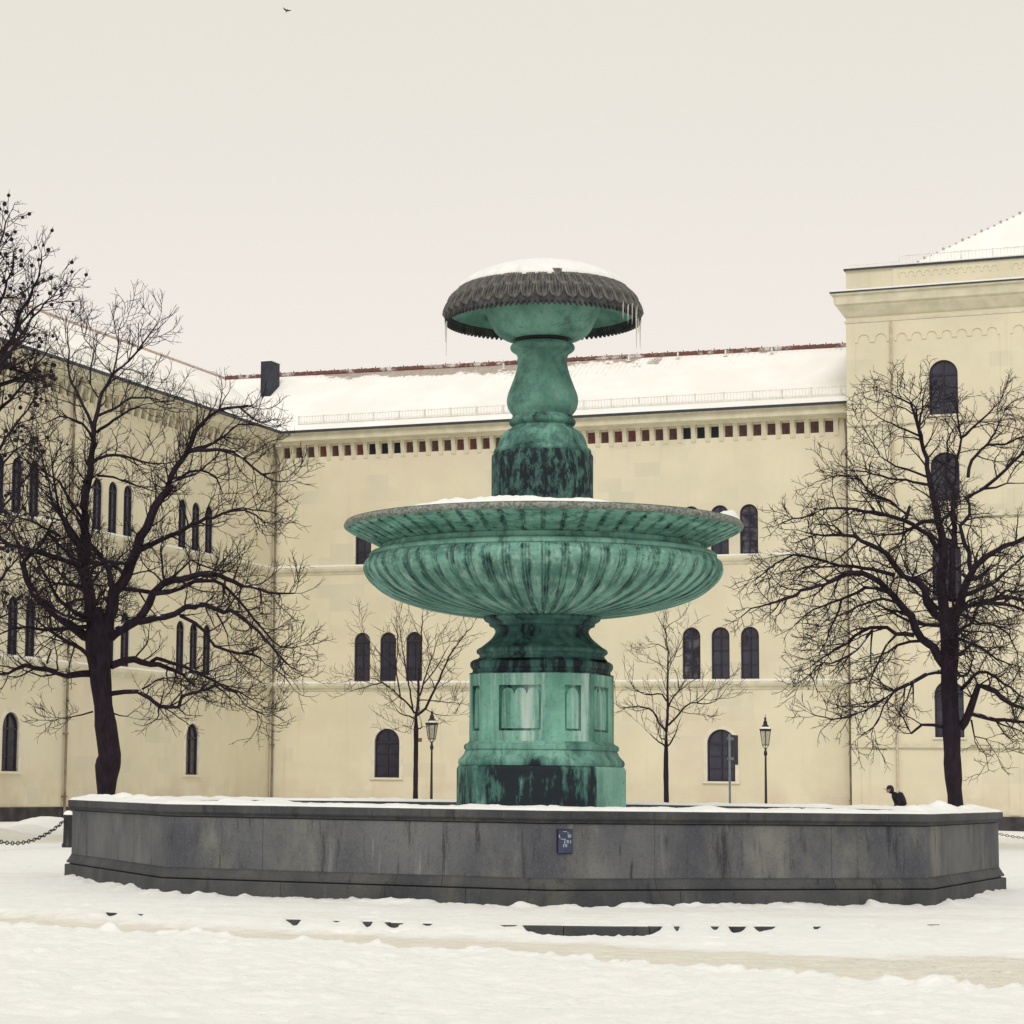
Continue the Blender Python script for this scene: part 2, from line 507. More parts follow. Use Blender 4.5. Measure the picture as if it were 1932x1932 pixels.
# ================================================================== places
BC = at(1001, 1490, 36.45); BC[2] = 0               # centre of the basin
tcam = -BC[:2] / np.linalg.norm(BC[:2])            # from the basin towards the camera
trt = np.array([-tcam[1], tcam[0]])                # to the right as seen
if trt[0] < 0: trt = -trt
ROT = math.radians(2.0)
def bang(a, R, c=None):                            # point at angle a (0 = towards camera, + = right)
    c = BC if c is None else c
    p = c[:2] + R * (math.cos(a) * tcam + math.sin(a) * trt)
    return p
OCT_N = [math.cos(ROT + math.radians(22.5 + 45 * k)) * tcam + math.sin(ROT + math.radians(22.5 + 45 * k)) * trt for k in range(8)]
def octr(x, y):
    m = None
    for nn in OCT_N:
        d = ((x - BC[0]) * nn[0] + (y - BC[1]) * nn[1]) / math.cos(math.radians(22.5))
        m = d if m is None else np.maximum(m, d)
    return m
def azim(x, y):
    dx, dy = x - BC[0], y - BC[1]
    return np.degrees(np.arctan2(dx * trt[0] + dy * trt[1], dx * tcam[0] + dy * tcam[1]))
KC = np.array([2.55, 35.2])                        # centre of the round kerb steps
K1, K2 = 9.32, 10.98

# ================================================================== ground
def seg(a, b, st): return list(np.arange(a, b, st))
xs = np.array([-600, -300, -150, -90, -60, -45] + seg(-35, -12, 0.9) + seg(-12, -5.4, 0.3) + seg(-5.4, 9.4, 0.036) + seg(9.4, 16, 0.3) + seg(16, 45, 0.9) + [50, 70, 110, 200, 350, 600])
ys = np.array([-300, -100, -40, -10, 0, 5, 9, 12] + seg(13, 15, 0.2) + seg(15, 30.2, 0.042) + seg(30.2, 46, 0.25) + seg(46, 112, 0.6) + [115, 130, 160, 250, 400, 700, 1200])
GX, GY = np.meshgrid(xs, ys)
rr = octr(GX, GY)
kr = np.hypot(GX - KC[0], GY - KC[1])
def kaz(x, y): return np.degrees(np.arctan2(x - KC[0], KC[1] - y))
azg = kaz(GX, GY)
def brg(x, y): return np.degrees(np.arctan2(x, y))   # scooped hollows open towards the path in front
cbg = brg(GX, np.maximum(GY, 1.0))
near = sstep(60, 35, GY) * sstep(8, 13, GY)
fine = (fbm(GX * 2.2, GY * 2.2, 3, 4) - 0.5)
vf = (fbm(GX * 9, GY * 9, 31, 3) - 0.5)
# near bank edge: polyline traced on the ground
bpts = [ground(*p, z=0.02) for p in [(-300, 1742), (0, 1752), (160, 1756), (320, 1761), (470, 1771), (600, 1777), (780, 1787), (950, 1797), (1216, 1819), (1366, 1832), (1526, 1842), (1716, 1857), (1926, 1869), (2300, 1892)]]
bx = np.array([p[0] for p in bpts]); by = np.array([p[1] for p in bpts])
edge_y = np.interp(GX, bx, by) + (fbm(GX * 1.6, GX * 0 + 3.3, 5, 4) - 0.5) * 0.55 + (fbm(GX * 7, GY * 3, 8, 3) - 0.5) * 0.45
bd = edge_y - GY                                   # >0 on the near bank
Z = np.zeros_like(GX)
plat = 0.012 + fine * 0.03 + vf * 0.012
drift = sstep(7.84, 7.2, rr) * (0.02 + 0.09 * np.clip(fbm(GX * 3.2, GY * 3.2, 12, 3) - 0.42, 0, 1) * 2 + vf * 0.05)
plat = plat + drift
# ploughed ridge outside the kerb, with gaps where the kerb stone shows
gap = np.zeros_like(GX)
for x0, x1, yy, dp in [(198, 224, 1723, .6), (258, 275, 1726, .4), (538, 568, 1735, .9), (625, 650, 1737, .35), (683, 707, 1738, .9), (724, 764, 1740, 1.0), (792, 822, 1742, .5), (935, 982, 1748, .45), (988, 1248, 1751, 1.0), (1270, 1284, 1750, .75), (1338, 1358, 1749, .6), (1373, 1410, 1749, 1.0), (1420, 1466, 1749, .85), (1534, 1552, 1748, .8), (1640, 1662, 1745, .4), (1735, 1790, 1742, .35)]:
    a0, a1 = (brg(*ground(q, yy)[:2]) for q in (x0, x1))
    w = (a1 - a0) / 2; c = (a0 + a1) / 2
    gap = np.maximum(gap, dp * (1.0 if x1 - x0 > 100 else 0.45) * np.clip(1.12 - np.abs((cbg - c + 0.05 * (fbm(GX * 5, GY * 2, 23, 2) - 0.5)) / w) ** (1.7 if x1 - x0 < 100 else 6.0), 0, 1))
gap = gap * (0.42 + 0.95 * fbm(cbg * 9, cbg * 0, 21, 4))
ridge_o = 0.028 + 0.045 * (fbm(GX * 2.5, GY * 2.5, 6, 4) - 0.4) - np.clip(gap, 0, 1) * (0.17 * np.exp(-np.maximum(kr - K1, 0) / 0.3) + 0.115 * sstep(K1 + 2.4, K1 + 0.3, kr))
path_z = -0.055 + fine * 0.02 + vf * 0.006
wid = np.interp(azg, [-60, -40, -28, -3, 5, 12, 20, 60], [0.8, 0.85, 0.95, 1.75, 2.9, 3.9, 3.9, 3.6])
out = ridge_o + (path_z - ridge_o) * sstep(K1 + wid * 0.55, K1 + 0.1 + wid, kr + fine * 0.5)
# second, lower kerb at the right
gap2 = np.zeros_like(GX)
for x0, x1, yy, dp in [(1676, 1700, 1775, 0.9), (1780, 1806, 1775, 1.0), (1840, 1900, 1776, 0.3)]:
    a0, a1 = (brg(*ground(q, yy, -.05)[:2]) for q in (x0, x1))
    gap2 = np.maximum(gap2, dp * np.clip(1.25 - np.abs((cbg - (a0 + a1) / 2) / ((a1 - a0) / 2)) ** 2, 0, 1))
right = sstep(22, 27, azg) * 0.8
out = out + right * (0.075 * sstep(K2 - 1.6, K2 - 0.4, kr) * sstep(K2 + 0.9, K2 + 0.03, kr) - 0.11 * gap2 * sstep(K2 - 0.02, K2 + 0.05, kr) * sstep(K2 + 0.6, K2 + 0.1, kr))
Z = np.where(kr < K1 - 0.04, plat, out)
tr = sstep(K1 - 0.06, K1 - 0.02, kr)
Z = plat * (1 - tr) + out * tr
bank = 0.035 + fine * 0.095 + vf * 0.045 + 0.05 * (fbm(GX * 0.6, GY * 0.6, 44, 3) - 0.5)
bank = bank + 0.055 * np.exp(-((bd - 0.12) / 0.16) ** 2) * np.clip((fbm(GX * 3.4, GY * 3.4, 15, 3) - 0.40) * 3.2, 0, 1.4)
for px_, py_, hh, ra in [(313, 1757, 0.11, 0.14), (395, 1762, .05, .1), (975, 1795, 0.08, 0.13), (1205, 1812, 0.09, 0.12), (1351, 1826, 0.13, 0.085), (1507, 1836, 0.14, 0.10), (880, 1783, 0.07, 0.18), (1165, 1808, .07, .12), (75, 1752, .05, .1), (640, 1780, .05, .12)]:
    g = ground(px_, py_, -0.03)
    bank = bank + hh * 0.6 * np.exp(-((((GX - g[0]) / ra) ** 2 + ((GY - g[1] + 0.1) / (ra * 1.4)) ** 2)) ** 1.5) * (0.5 + fbm(GX * 11, GY * 11, 141, 3))
tb = sstep(-0.05, 0.12, bd)
far_mask = sstep(31, 28, GY)
Z = np.where(GY < 31, Z * (1 - tb) + bank * tb, Z)
# trodden snow: footprints and small dents
frng = np.random.default_rng(5)
def dent(x, y, a, lx, ly, dp):
    i0, i1 = np.searchsorted(xs, (x - 3 * lx, x + 3 * lx)); j0, j1 = np.searchsorted(ys, (y - 3 * lx, y + 3 * lx))
    if i1 <= i0 or j1 <= j0: return
    X, Y = GX[j0:j1, i0:i1] - x, GY[j0:j1, i0:i1] - y
    u, v = X * math.cos(a) + Y * math.sin(a), -X * math.sin(a) + Y * math.cos(a)
    q = (u / lx) ** 2 + (v / ly) ** 2
    Z[j0:j1, i0:i1] += dp * (-np.exp(-q ** 2) + 0.35 * np.exp(-((np.sqrt(q) - 1.35) / 0.3) ** 2))
for tr_ in [((-4.5, 26.2), (8.0, 23.0)), ((8.5, 26.0), (-3.0, 27.6)), ((-4.0, 19.5), (2.2, 23.6)), ((6.5, 17.2), (3.4, 22.6)), ((0.4, 15.4), (5.6, 19.0))]:
    p, q = np.array(tr_[0]), np.array(tr_[1]); L_ = np.linalg.norm(q - p); d = (q - p) / L_
    for k in range(int(L_ / 0.62)):
        c = p + d * k * 0.62 + np.array([-d[1], d[0]]) * (0.11 if k % 2 else -0.11) + frng.normal(0, 0.06, 2)
        dent(c[0], c[1], math.atan2(d[1], d[0]) + frng.normal(0, .15), 0.15, 0.065, frng.uniform(0.012, 0.035))
for k in range(260):
    dent(frng.uniform(-5, 9), frng.uniform(15.5, 29.5), frng.uniform(0, 6.28), frng.uniform(0.04, 0.14), frng.uniform(0.03, 0.08), frng.uniform(-0.018, 0.02))
# far ground: gentle, plus the snow heap along the left wing
farz = (fbm(GX * 0.35, GY * 0.35, 55, 4) - 0.5) * 0.16
Z = np.where(kr > 11.9, Z * near + (1 - near) * farz, Z)
for px_, py_, hh, rx, ry in [(95, 1566, 0.42, 1.1, 2.2), (40, 1574, 0.30, 0.9, 1.6), (-20, 1580, .2, 1, 1.5)]:
    g = ground(px_, py_, 0.0)
    Z = Z + hh * np.exp(-(((GX - g[0]) / rx) ** 2 + ((GY - g[1]) / ry) ** 2)) * (0.6 + 0.8 * fbm(GX * 1.1, GY * 1.1, 61, 4))
Z = np.where(rr < 7.0, -0.05, Z)
pack = sstep(K1 + wid - 0.35, K1 + wid + 0.15, kr + fine * 0.6 + vf * 0.3) * (1 - sstep(-0.1, 0.05, bd)) * (GY < 31)
pack = pack * (1 - 0.85 * right * sstep(K2 + 0.8, K2 + 0.2, kr))
pack = pack + 0.30 * sstep(0.5, 0.75, fbm(GX * 0.9, GY * 1.8, 71, 4)) * (kr < K1) * (GY < 40)
slush = sstep(56, 58, GY) * sstep(66, 62, GY) * sstep(2, -3, GX) + 0.8 * sstep(60, 64, GY) * sstep(80, 75, GY) * sstep(14, 17, GX)
pack = np.clip(pack + 0.9 * slush * (0.4 + fbm(GX * 0.4, GY * 0.9, 77, 4)), 0, 1)
grit = np.clip(sstep(3.5, 6.0, GX) * (GY < 30) + 0.35 * sstep(0.45, 0.7, fbm(GX * 0.7, GY * 1.5, 81, 3)), 0, 1)
gme = np_mesh('snow_ground', np.stack([GX, GY, Z], -1).reshape(-1, 3), grid_quads(len(xs), len(ys)), GSNOW)
for nm, arr in (('pack', pack), ('grit', grit)):
    a_ = gme.attributes.new(nm, 'FLOAT', 'POINT'); a_.data.foreach_set('value', arr.ravel().astype(np.float32))
link('snow_ground', gme, None, kind='structure')

# ================================================================== kerbs
def octpt(R, t):
    """point on the octagon of circumradius R, t in faces (0 = corner nearest the camera)"""
    k = math.floor(t); u = t - k
    a, b = bang(ROT + math.radians(45 * k), R), bang(ROT + math.radians(45 * (k + 1)), R)
    return a * (1 - u) + b * u
def kerb(R, z0, z1, d0, d1, label):
    root = thing('kerb', label, 'kerb', (KC[0], KC[1], 0))
    n = max(1, int(round(math.radians(d1 - d0) * R / 0.95)))
    pol = lambda r, d: (r * math.sin(math.radians(d)), -r * math.cos(math.radians(d)))
    for i in range(n):
        a, b = d0 + (d1 - d0) * i / n + 0.03, d0 + (d1 - d0) * (i + 1) / n - 0.03
        jz, jr = random.uniform(-0.005, 0.003), random.uniform(-0.006, 0.006)
        rings_ = []
        for d in np.linspace(a, b, 4):
            rings_.append([(*pol(R + 0.05 + jr, d), z0), (*pol(R + 0.05 + jr, d), z1 + jz - 0.008), (*pol(R + 0.04 + jr, d), z1 + jz), (*pol(R - 0.22, d), z1 + jz), (*pol(R - 0.22, d), z0)])
        mb = MB(); mb.rings(rings_, True, True, True)
        mb.build('kerb_stone', STONE_D, root)
    return root
kerb(K1, -0.25, 0.004, -80, 70, 'dark stone kerb step mostly buried in snow around the octagonal basin')
kerb(K2, -0.3, -0.052, 24, 60, 'lower second kerb step at the right, almost hidden under snow')

# ================================================================== basin
RP, RW, RR = 7.19, 7.09, 7.16                      # plinth, wall, rim circumradius
WI = 6.43                                          # inner
basin = thing('fountain_basin', 'large octagonal grey granite basin with weathered, stained walls around the fountain', 'fountain basin', (BC[0], BC[1], 0))
def basin_stone(name, prof, t0, t1, corner, mat):
    """a stone of constant profile [(R, z)...] along the octagon from t0 to t1 (round a corner if corner)"""
    c2 = BC[:2]
    ts = [t0, (t0 + t1) / 2, t1] if corner else [t0, t1]
    g = 0.0005
    ts[0] += g; ts[-1] -= g
    rs = []
    j = random.uniform(-0.004, 0.004)
    for t in ts:
        rs.append([(*(octpt(R + j, t) - c2), z) for R, z in prof])
    mb = MB(); n = len(prof)
    vs = [p for r in rs for p in r]; fs = []
    for i in range(len(rs) - 1):
        for k in range(n):
            k2 = (k + 1) % n
            fs.append((i * n + k, i * n + k2, (i + 1) * n + k2, (i + 1) * n + k))
    fs.append(tuple(range(n))); fs.append(tuple(reversed([(len(rs) - 1) * n + k for k in range(n)])))
    mb.add(vs, fs)
    o = mb.build(name, mat, basin)
    return o
plinth_p = [(WI, -0.2), (RP, -0.2), (RP, 0.212), (RP - 0.012, 0.224), (WI, 0.224)]
mould_p = [(WI, 0.226), (RP - 0.075, 0.226), (RP - 0.075, 0.243), (RP - 0.028, 0.245), (RP - 0.03, 0.275), (RP - 0.055, 0.30), (RP - 0.08, 0.345), (RP - 0.092, 0.355), (RP - 0.092, 0.372), (WI, 0.372)]
wall_p = [(WI, 0.374), (RW, 0.374), (RW, 1.042), (RW - 0.035, 1.046), (RW - 0.035, 1.055), (WI, 1.055)]
rim_p = [(WI - 0.03, 1.057), (RW + 0.025, 1.057), (RW + 0.025, 1.085), (RR - 0.01, 1.10), (RR, 1.115), (RR, 1.195), (RR - 0.012, 1.207), (WI - 0.02, 1.207), (WI - 0.03, 1.195)]
A_ = 0.265
for k in range(8):
    for nm, pr, mt in (('plinth_stone', plinth_p, STONE_D), ('moulding_stone', mould_p, STONE_D), ('wall_stone', wall_p, STONE), ('rim_stone', rim_p, STONE_D)):
        sh = {'plinth_stone': 0.06, 'rim_stone': 0.03}.get(nm, 0)
        basin_stone(nm, pr, k - A_ + sh, k + A_ + sh, True, mt) if sh == 0 else None
        if sh == 0:
            basin_stone(nm, pr, k + A_, k + 1 - A_, False, mt)
        else:
            # corner stones stay on the corner; joints shifted
            ts = [k - A_ + sh, k, k + A_ + sh]
            c2 = BC[:2]; mb = MB(); n = len(pr)
            rs = [[(*(octpt(R, t) - c2), z) for R, z in pr] for t in (ts[0] + .0005, ts[1], ts[2] - .0005)]
            vs = [p for r in rs for p in r]; fs = []
            for i in range(2):
                for q in range(n):
                    q2 = (q + 1) % n
                    fs.append((i * n + q, i * n + q2, (i + 1) * n + q2, (i + 1) * n + q))
            fs.append(tuple(range(n))); fs.append(tuple(reversed([2 * n + q for q in range(n)])))
            mb.add(vs, fs); mb.build(nm, mt, basin)
            basin_stone(nm, pr, k + A_ + sh, k + 1 - A_ + sh, False, mt)
mb = MB()
mb.add([(*(octpt(WI + 0.1, k) - BC[:2]), 0.82) for k in range(8)] + [(0, 0, 0.82)], [(8, k, (k + 1) % 8) for k in range(8)])
ic = mb.build('frozen_water', SNOW, None, kind='structure'); ic.location = (BC[0], BC[1], 0)

# snow lying along the rim
NT, NC = 1500, 13
tt = np.linspace(0, 8, NT, endpoint=False)
L = tt * 5.5
hb = 0.035 + 0.02 * fbm(L * 0.9, L * 0, 91, 3)
lump = np.clip(fbm(L * 2.6, L * 0 + 5, 92, 5) - 0.45, 0, 1) * 0.30
side = 0.22 + 0.9 * np.exp(-((np.abs(((tt + 4) % 8) - 4) - 1.45) / 0.6) ** 2)     # heaped towards the far left and right
prof_u = np.linspace(0, 1, NC)
V = np.zeros((NC, NT, 3))
OC = np.array([octpt(1.0, t) for t in tt]) - BC[:2]
for c in range(NC):
    u = prof_u[c]
    edge = 0.03 * (fbm(L * 4, L * 0 + 2, 95, 3) - 0.5)
    R = (RR - 0.012 + edge * (1 - u)) * (1 - u) + (WI + 0.0) * u
    sh = (4 * u * (1 - u)) ** 0.35 if 0 < u < 1 else 0
    lp = lump * side * (0.7 + 0.6 * fbm(L * 3, L * 0 + u * 3, 96, 3))
    bmp = lp * np.exp(-((u - 0.5) / 0.28) ** 2)
    V[c, :, 0] = BC[0] + OC[:, 0] * R
    V[c, :, 1] = BC[1] + OC[:, 1] * R
    V[c, :, 2] = 1.206 + (hb * sh + bmp if 0 < u < 1 else 0) + (fbm(L * 8, L * 0 + u * 9, 97, 3) - 0.5) * 0.02 * (0 < u < 1)
me = np_mesh('rim_snow', V.reshape(-1, 3), grid_quads(NT, NC, True), SNOW)
link('rim_snow', me, None, kind='stuff', label='uneven white snow lying along the whole basin rim', category='snow')

# hydrant plate on the basin
def face_frame(t, R, z):
    k = math.floor(t)
    a, b = bang(ROT + math.radians(45 * k), R), bang(ROT + math.radians(45 * (k + 1)), R)
    d = (b - a) / np.linalg.norm(b - a)
    return octpt(R, t), d
SIGNB = flat('blue_enamel', (0.026, 0.034, 0.080), 0.35, 0.5, var=0.2)
WHITE = flat('white_enamel', (0.34, 0.39, 0.45), 0.4, var=0.1)
pp, dd = face_frame(0.034, RW, 0)
plate = thing('notice_plate', 'small dark blue enamel plate with white marks fixed on the grey basin wall', 'sign', (pp[0], pp[1], 0.83), math.atan2(dd[1], dd[0]))
mb = MB(); pw, ph = 0.092, 0.140
mb.box(-pw, pw, -0.03, -0.006, -ph, ph); mb.build('plate', SIGNB, plate)
mb = MB(); mb.box(-pw - .012, pw + .02, -0.006, 0.004, -ph - .012, ph + .01); mb.build('backing', IRON, plate)
mb = MB()
def mark(zx, zy, w, h):       # zx, zy in the enlarged photograph of the plate (845..1045, 465..800)
    x = (zx - 942) / 210 * 2 * pw; z = (632 - zy) / 335 * 2 * ph
    w *= 2 * pw / 210; h *= 2 * ph / 335
    mb.box(x - w / 2, x + w / 2, -0.033, -0.0295, z - h / 2, z + h / 2)
for q in [(852, 555, 14, 44), (860, 575, 26, 10), (990, 545, 12, 30), (1010, 545, 12, 30), (1030, 545, 10, 30), (1008, 568, 44, 10), (912, 598, 74, 10), (936, 640, 11, 80), (972, 632, 10, 44), (990, 632, 10, 44), (981, 614, 20, 8), (981, 652, 20, 8), (1025, 636, 14, 40), (918, 695, 12, 44), (950, 693, 9, 42), (968, 690, 9, 36), (958, 674, 16, 7), (958, 712, 16, 7), (940, 487, 60, 9), (985, 508, 30, 8)]:
    mark(*q)
mb.build('lettering', WHITE, plate, kind='stuff')

# ================================================================== fountain
AX = at(1022, 1490, 36.4); AX[2] = 0
_d = np.array([AX[0], AX[1]]); _d = _d / np.linalg.norm(_d)
def prof(rp, y):
    d = ray(1022, y)
    k = (AX[:2] @ _d) / (d[:2] @ _d)
    z = EYE[2] + d[2] * k
    return rp * k / FP, z
fountain = thing('fountain', 'tall two tiered verdigris bronze fountain with a mushroom shaped top bowl, frozen and dry', 'fountain', (AX[0], AX[1], 0))
fa = math.atan2(-_d[1], -_d[0])                     # world angle towards the camera
def P(lst): return [prof(*p) for p in lst]
def smooth_prof(pts, sub=5):
    p = [np.array(q) for q in pts]; out_ = []
    for i in range(len(p) - 1):
        a, b, c, d = p[max(i - 1, 0)], p[i], p[i + 1], p[min(i + 2, len(p) - 1)]
        for s in range(sub):
            t = s / sub
            out_.append(0.5 * ((2 * b) + (c - a) * t + (2 * a - 5 * b + 4 * c - d) * t * t + (3 * b - a - 3 * c + d) * t ** 3))
    out_.append(p[-1]); return [tuple(q) for q in out_]
def lathe_part(name, pts, mat, n=120, sm=0, angle=30, cap=False):
    mb = MB(); q = P(pts)
    if sm: q = smooth_prof(q, sm)
    mb.lathe(q, n, cap0=cap, cap1=cap)
    return mb.build(name, mat, fountain, angle=angle)
# pedestal: square with cut corners, turned to the left
PA = [math.radians(a) for a in (-78, -52, 12, 38, 102, 128, 192, 218)]
def poly_ring(r, z):
    # image-right is clockwise seen from above
    return [(r * math.cos(fa + a * SG), r * math.sin(fa + a * SG), z) for a in PA]
_t = np.array([math.cos(fa + 0.1), math.sin(fa + 0.1)])
SG = 1.0 if (_t - np.array([math.cos(fa), math.sin(fa)])) @ trt > 0 else -1.0
def poly_part(name, pts, mat, angle=20, cap=True, grime=0.0):
    mb = MB(); rs = [poly_ring(r * 1.012, z) for r, z in P(pts)]
    if callable(grime):                             # finer rings so a stain can run over part of a side
        uu = np.linspace(0, 1, 13)[:-1]; fine_, gl = [], []
        for i, r_ in enumerate(rs):
            fine_.append([tuple(np.array(r_[j]) * (1 - u) + np.array(r_[(j + 1) % 8]) * u) for j in range(8) for u in uu])
            gl += [grime(j, u, i / (len(rs) - 1)) for j in range(8) for u in uu]
        rs, grime = fine_, gl
    mb.rings(rs, True, cap, cap, grime=grime)
    return mb.build(name, mat, fountain, angle=angle)
rb = prof(161, 1540)[0]
zt = prof(161, 1452)[1]
mb = MB()
rs = [poly_ring(rb * 1.012, 0.5), poly_ring(rb * 1.012, zt), poly_ring(prof(157, 1446)[0] * 1.012, prof(157, 1446)[1])]
# each plinth face is subdivided so the wet stain can end on a face
sides = []
for j in range(8):
    j2 = (j + 1) % 8
    pts = []
    for iz in range(13):
        lo_, hi_, w_ = (rs[0], rs[1], iz / 11) if iz < 12 else (rs[2], rs[2], 0)
        r_ = [np.array(lo_[q]) * (1 - w_) + np.array(hi_[q]) * w_ for q in range(8)]
        pts.append([tuple(r_[j] * (1 - u) + r_[j2] * u) for u in np.linspace(0, 1, 9)])
    gl = []
    for iz, r_ in enumerate(pts):
        for u in np.linspace(0, 1, 9):
            zz_ = iz / 12
            g = {0: 0.12, 1: 0.40 * float(sstep(0.05, 0.35, u)) + 0.05, 2: 0.42 - 0.30 * zz_ * u, 3: -0.5}.get(j, 0.1)
            gl.append(g + 0.1 * (1 - zz_) * (j != 3))
    mb.rings(pts, False, False, False, grime=gl)
mb.add(rs[-1], [tuple(range(8))])
mb.build('plinth', BZ_PLINTH, fountain)
poly_part('base_moulding', [(150, 1447), (157, 1445), (158.5, 1440), (157, 1435), (151, 1429), (147, 1424), (145, 1419), (144, 1417), (147, 1415), (147.5, 1409), (145, 1406), (140, 1404), (137, 1400)], BZ, grime=lambda j, u, v: 0.75 * math.exp(-((u - 0.72) / 0.16) ** 2) * max(0, 1 - v * 2.2) if j == 1 else 0.05)
# die with recessed panels
z0, z1 = prof(137, 1401)[1], prof(137, 1275)[1]
rd = prof(137, 1340)[0] * 1.012
mb = MB(); R0, R1 = poly_ring(rd, z0), poly_ring(rd, z1)
pa0, pa1 = z0 + 0.16, z1 - 0.18
panels = []
for j in range(8):
    a, b = np.array(R0[j]), np.array(R0[(j + 1) % 8])
    wide = (PA[(j + 1) % 8] - PA[j]) % (2 * math.pi) > 0.8
    m = 0.22 if wide else 0.24
    Ls = np.linalg.norm(b - a); d = (b - a) / Ls; nrm = np.array([a[0] + b[0], a[1] + b[1], 0]); nrm /= np.linalg.norm(nrm)
    def pt(u, z, off=0.0, a=a, d=d, nrm=nrm, Ls=Ls):
        q = a + d * u * Ls + nrm * off; return (q[0], q[1], z)
    g = {1: 0.0, 2: -0.15, 3: 0.12}.get(j, 0.0)
    us, zs_ = [0, m, 1 - m, 1], [z0, pa0, pa1, z1]
    for iu in range(3):
        for iz in range(3):
            if iu == 1 and iz == 1: continue
            mb.add([pt(us[iu], zs_[iz]), pt(us[iu + 1], zs_[iz]), pt(us[iu + 1], zs_[iz + 1]), pt(us[iu], zs_[iz + 1])], [(0, 1, 2, 3)], grime=g)
    dep = -0.05
    lo = [(m, pa0), (1 - m, pa0), (1 - m, pa1), (m, pa1)]
    for q in range(4):
        (u0, w0), (u1, w1) = lo[q], lo[(q + 1) % 4]
        mb.add([pt(u0, w0), pt(u1, w1), pt(u1, w1, dep), pt(u0, w0, dep)], [(0, 1, 2, 3)], grime=0.25)
    # the panel itself: inner raised field with a scalloped head
    pb = MB(); e = 0.035 / Ls; ez = 0.035
    pb.add([pt(m, pa0, dep), pt(1 - m, pa0, dep), pt(1 - m, pa1, dep), pt(m, pa1, dep)], [(0, 1, 2, 3)], grime=0.25)
    u0, u1, w0, w1 = m + e, 1 - m - e, pa0 + ez, pa1 - ez
    ns = 3 if wide else 1
    topo = [(u0, w1 - 0.09)]
    for s in range(ns):
        ca = u0 + (u1 - u0) * (s + 0.5) / ns; ra_ = (u1 - u0) / ns / 2
        for th_ in np.linspace(math.pi, 0, 9):
            topo.append((ca + ra_ * 0.92 * math.cos(th_), w1 - 0.09 + 0.085 * math.sin(th_)))
    topo.append((u1, w1 - 0.09))
    outl = [(u1, w0)] + list(reversed(topo)) + [(u0, w0)]
    fr = [pt(u, w, dep + 0.028) for u, w in outl]; bk = [pt(u, w, dep + 0.001) for u, w in outl]
    nn_ = len(outl)
    pb.add(fr + bk, [tuple(range(nn_))] + [(q, (q + 1) % nn_, nn_ + (q + 1) % nn_, nn_ + q) for q in range(nn_)], grime=g)
    pb.build('panel', BZ_DIE, fountain)
mb.build('pedestal', BZ_DIE, fountain)
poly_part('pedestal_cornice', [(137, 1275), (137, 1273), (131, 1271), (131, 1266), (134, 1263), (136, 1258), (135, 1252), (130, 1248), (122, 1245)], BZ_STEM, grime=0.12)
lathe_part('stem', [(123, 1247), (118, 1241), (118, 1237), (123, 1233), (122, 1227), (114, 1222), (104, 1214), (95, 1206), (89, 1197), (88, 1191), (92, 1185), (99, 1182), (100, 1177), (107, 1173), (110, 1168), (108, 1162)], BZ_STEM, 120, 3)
# fluted bowl
def angsig(j, n, cnt):
    p = (j / n * cnt) % 1.0
    return p
def fluted(name, pts, mat, cnt, per, amp, sub, sharp_, grime_k, mats=None, ends=0.12, mi=0):
    q = smooth_prof(P(pts), sub)
    n = cnt * per; rs = []; gl = []; ua, uv = [], []
    for i, (r, z) in enumerate(q):
        v = i / (len(q) - 1)
        am = amp * min(1, v / ends, (1 - v) / ends) if ends else amp
        j0, j1 = max(i - 1, 0), min(i + 1, len(q) - 1)
        tr_, tz = q[j1][0] - q[j0][0], q[j1][1] - q[j0][1]
        tl = math.hypot(tr_, tz) + 1e-9
        nr, nz = tz / tl, -tr_ / tl
        rot = fa + math.pi
        ring = []
        for j in range(n):
            p = (j % per) / per
            if p < sharp_:      # narrow raised fillet between hollow grooves
                t2 = (p / sharp_ * (2 if sharp_ > 0.12 else 1)) % 1.0; h = -0.9 + 0.95 * math.sin(math.pi * t2); gr = grime_k * (0.35 + 0.65 * abs(2 * t2 - 1))
            else:
                w = (p - sharp_) / (1 - sharp_)
                h = math.sqrt(max(0, 1 - (2 * w - 1) ** 2)) * 1.0 - 0.9 * (abs(2 * w - 1) > 0.97)
                gr = grime_k * max(0, (abs(2 * w - 1) - 0.6) / 0.4)
            sc = r / 2.7
            R_ = r + nr * h * am * sc; Z_ = z + nz * h * am * sc
            th_ = rot + 2 * math.pi * j / n
            ring.append((R_ * math.cos(th_), R_ * math.sin(th_), Z_))
            gl.append(gr); ua.append(2.7 * 2 * math.pi * j / n); uv.append(4.0 * v + 0.02 * (j // per % 7))
        rs.append(ring)
    mb = MB(); mb.rings(rs, True, False, False, grime=gl, flute_round=ua, flute_along=uv)
    return mb.build(name, mat, fountain, smooth=True)
BZ_LIP = bronze('verdigris_lip', 0.22, 0.5, 61.0, (7.0, 1.3, 1.0), (0.130, 0.325, 0.262), flute=True)
fluted('lower_bowl', [(100, 1163), (112, 1164), (172, 1157), (231, 1145), (288, 1125), (322, 1100), (334, 1081), (333, 1066), (326, 1056)], BZ_BOWL, 60, 24, 0.022, 6, 0.34, 0.30)
lathe_part('bowl_bead', [(322, 1058), (326, 1054), (325, 1048), (320, 1045), (312, 1044), (304, 1041), (302, 1034), (304, 1028)], BZ, 160, 2)
fluted('bowl_lip', [(303, 1033), (316, 1026), (334, 1017), (352, 1009), (364, 1003.5), (371, 1000)], BZ_LIP, 60, 20, 0.016, 5, 0.09, 0.34, ends=0.2)
lathe_part('bowl_rim', [(366, 1002.5), (371.5, 1001), (374.5, 997), (373, 992), (367, 988.5), (358, 988), (348, 991), (320, 1004), (240, 1024), (160, 1032), (90, 1034)], LICHEN, 180, 3)
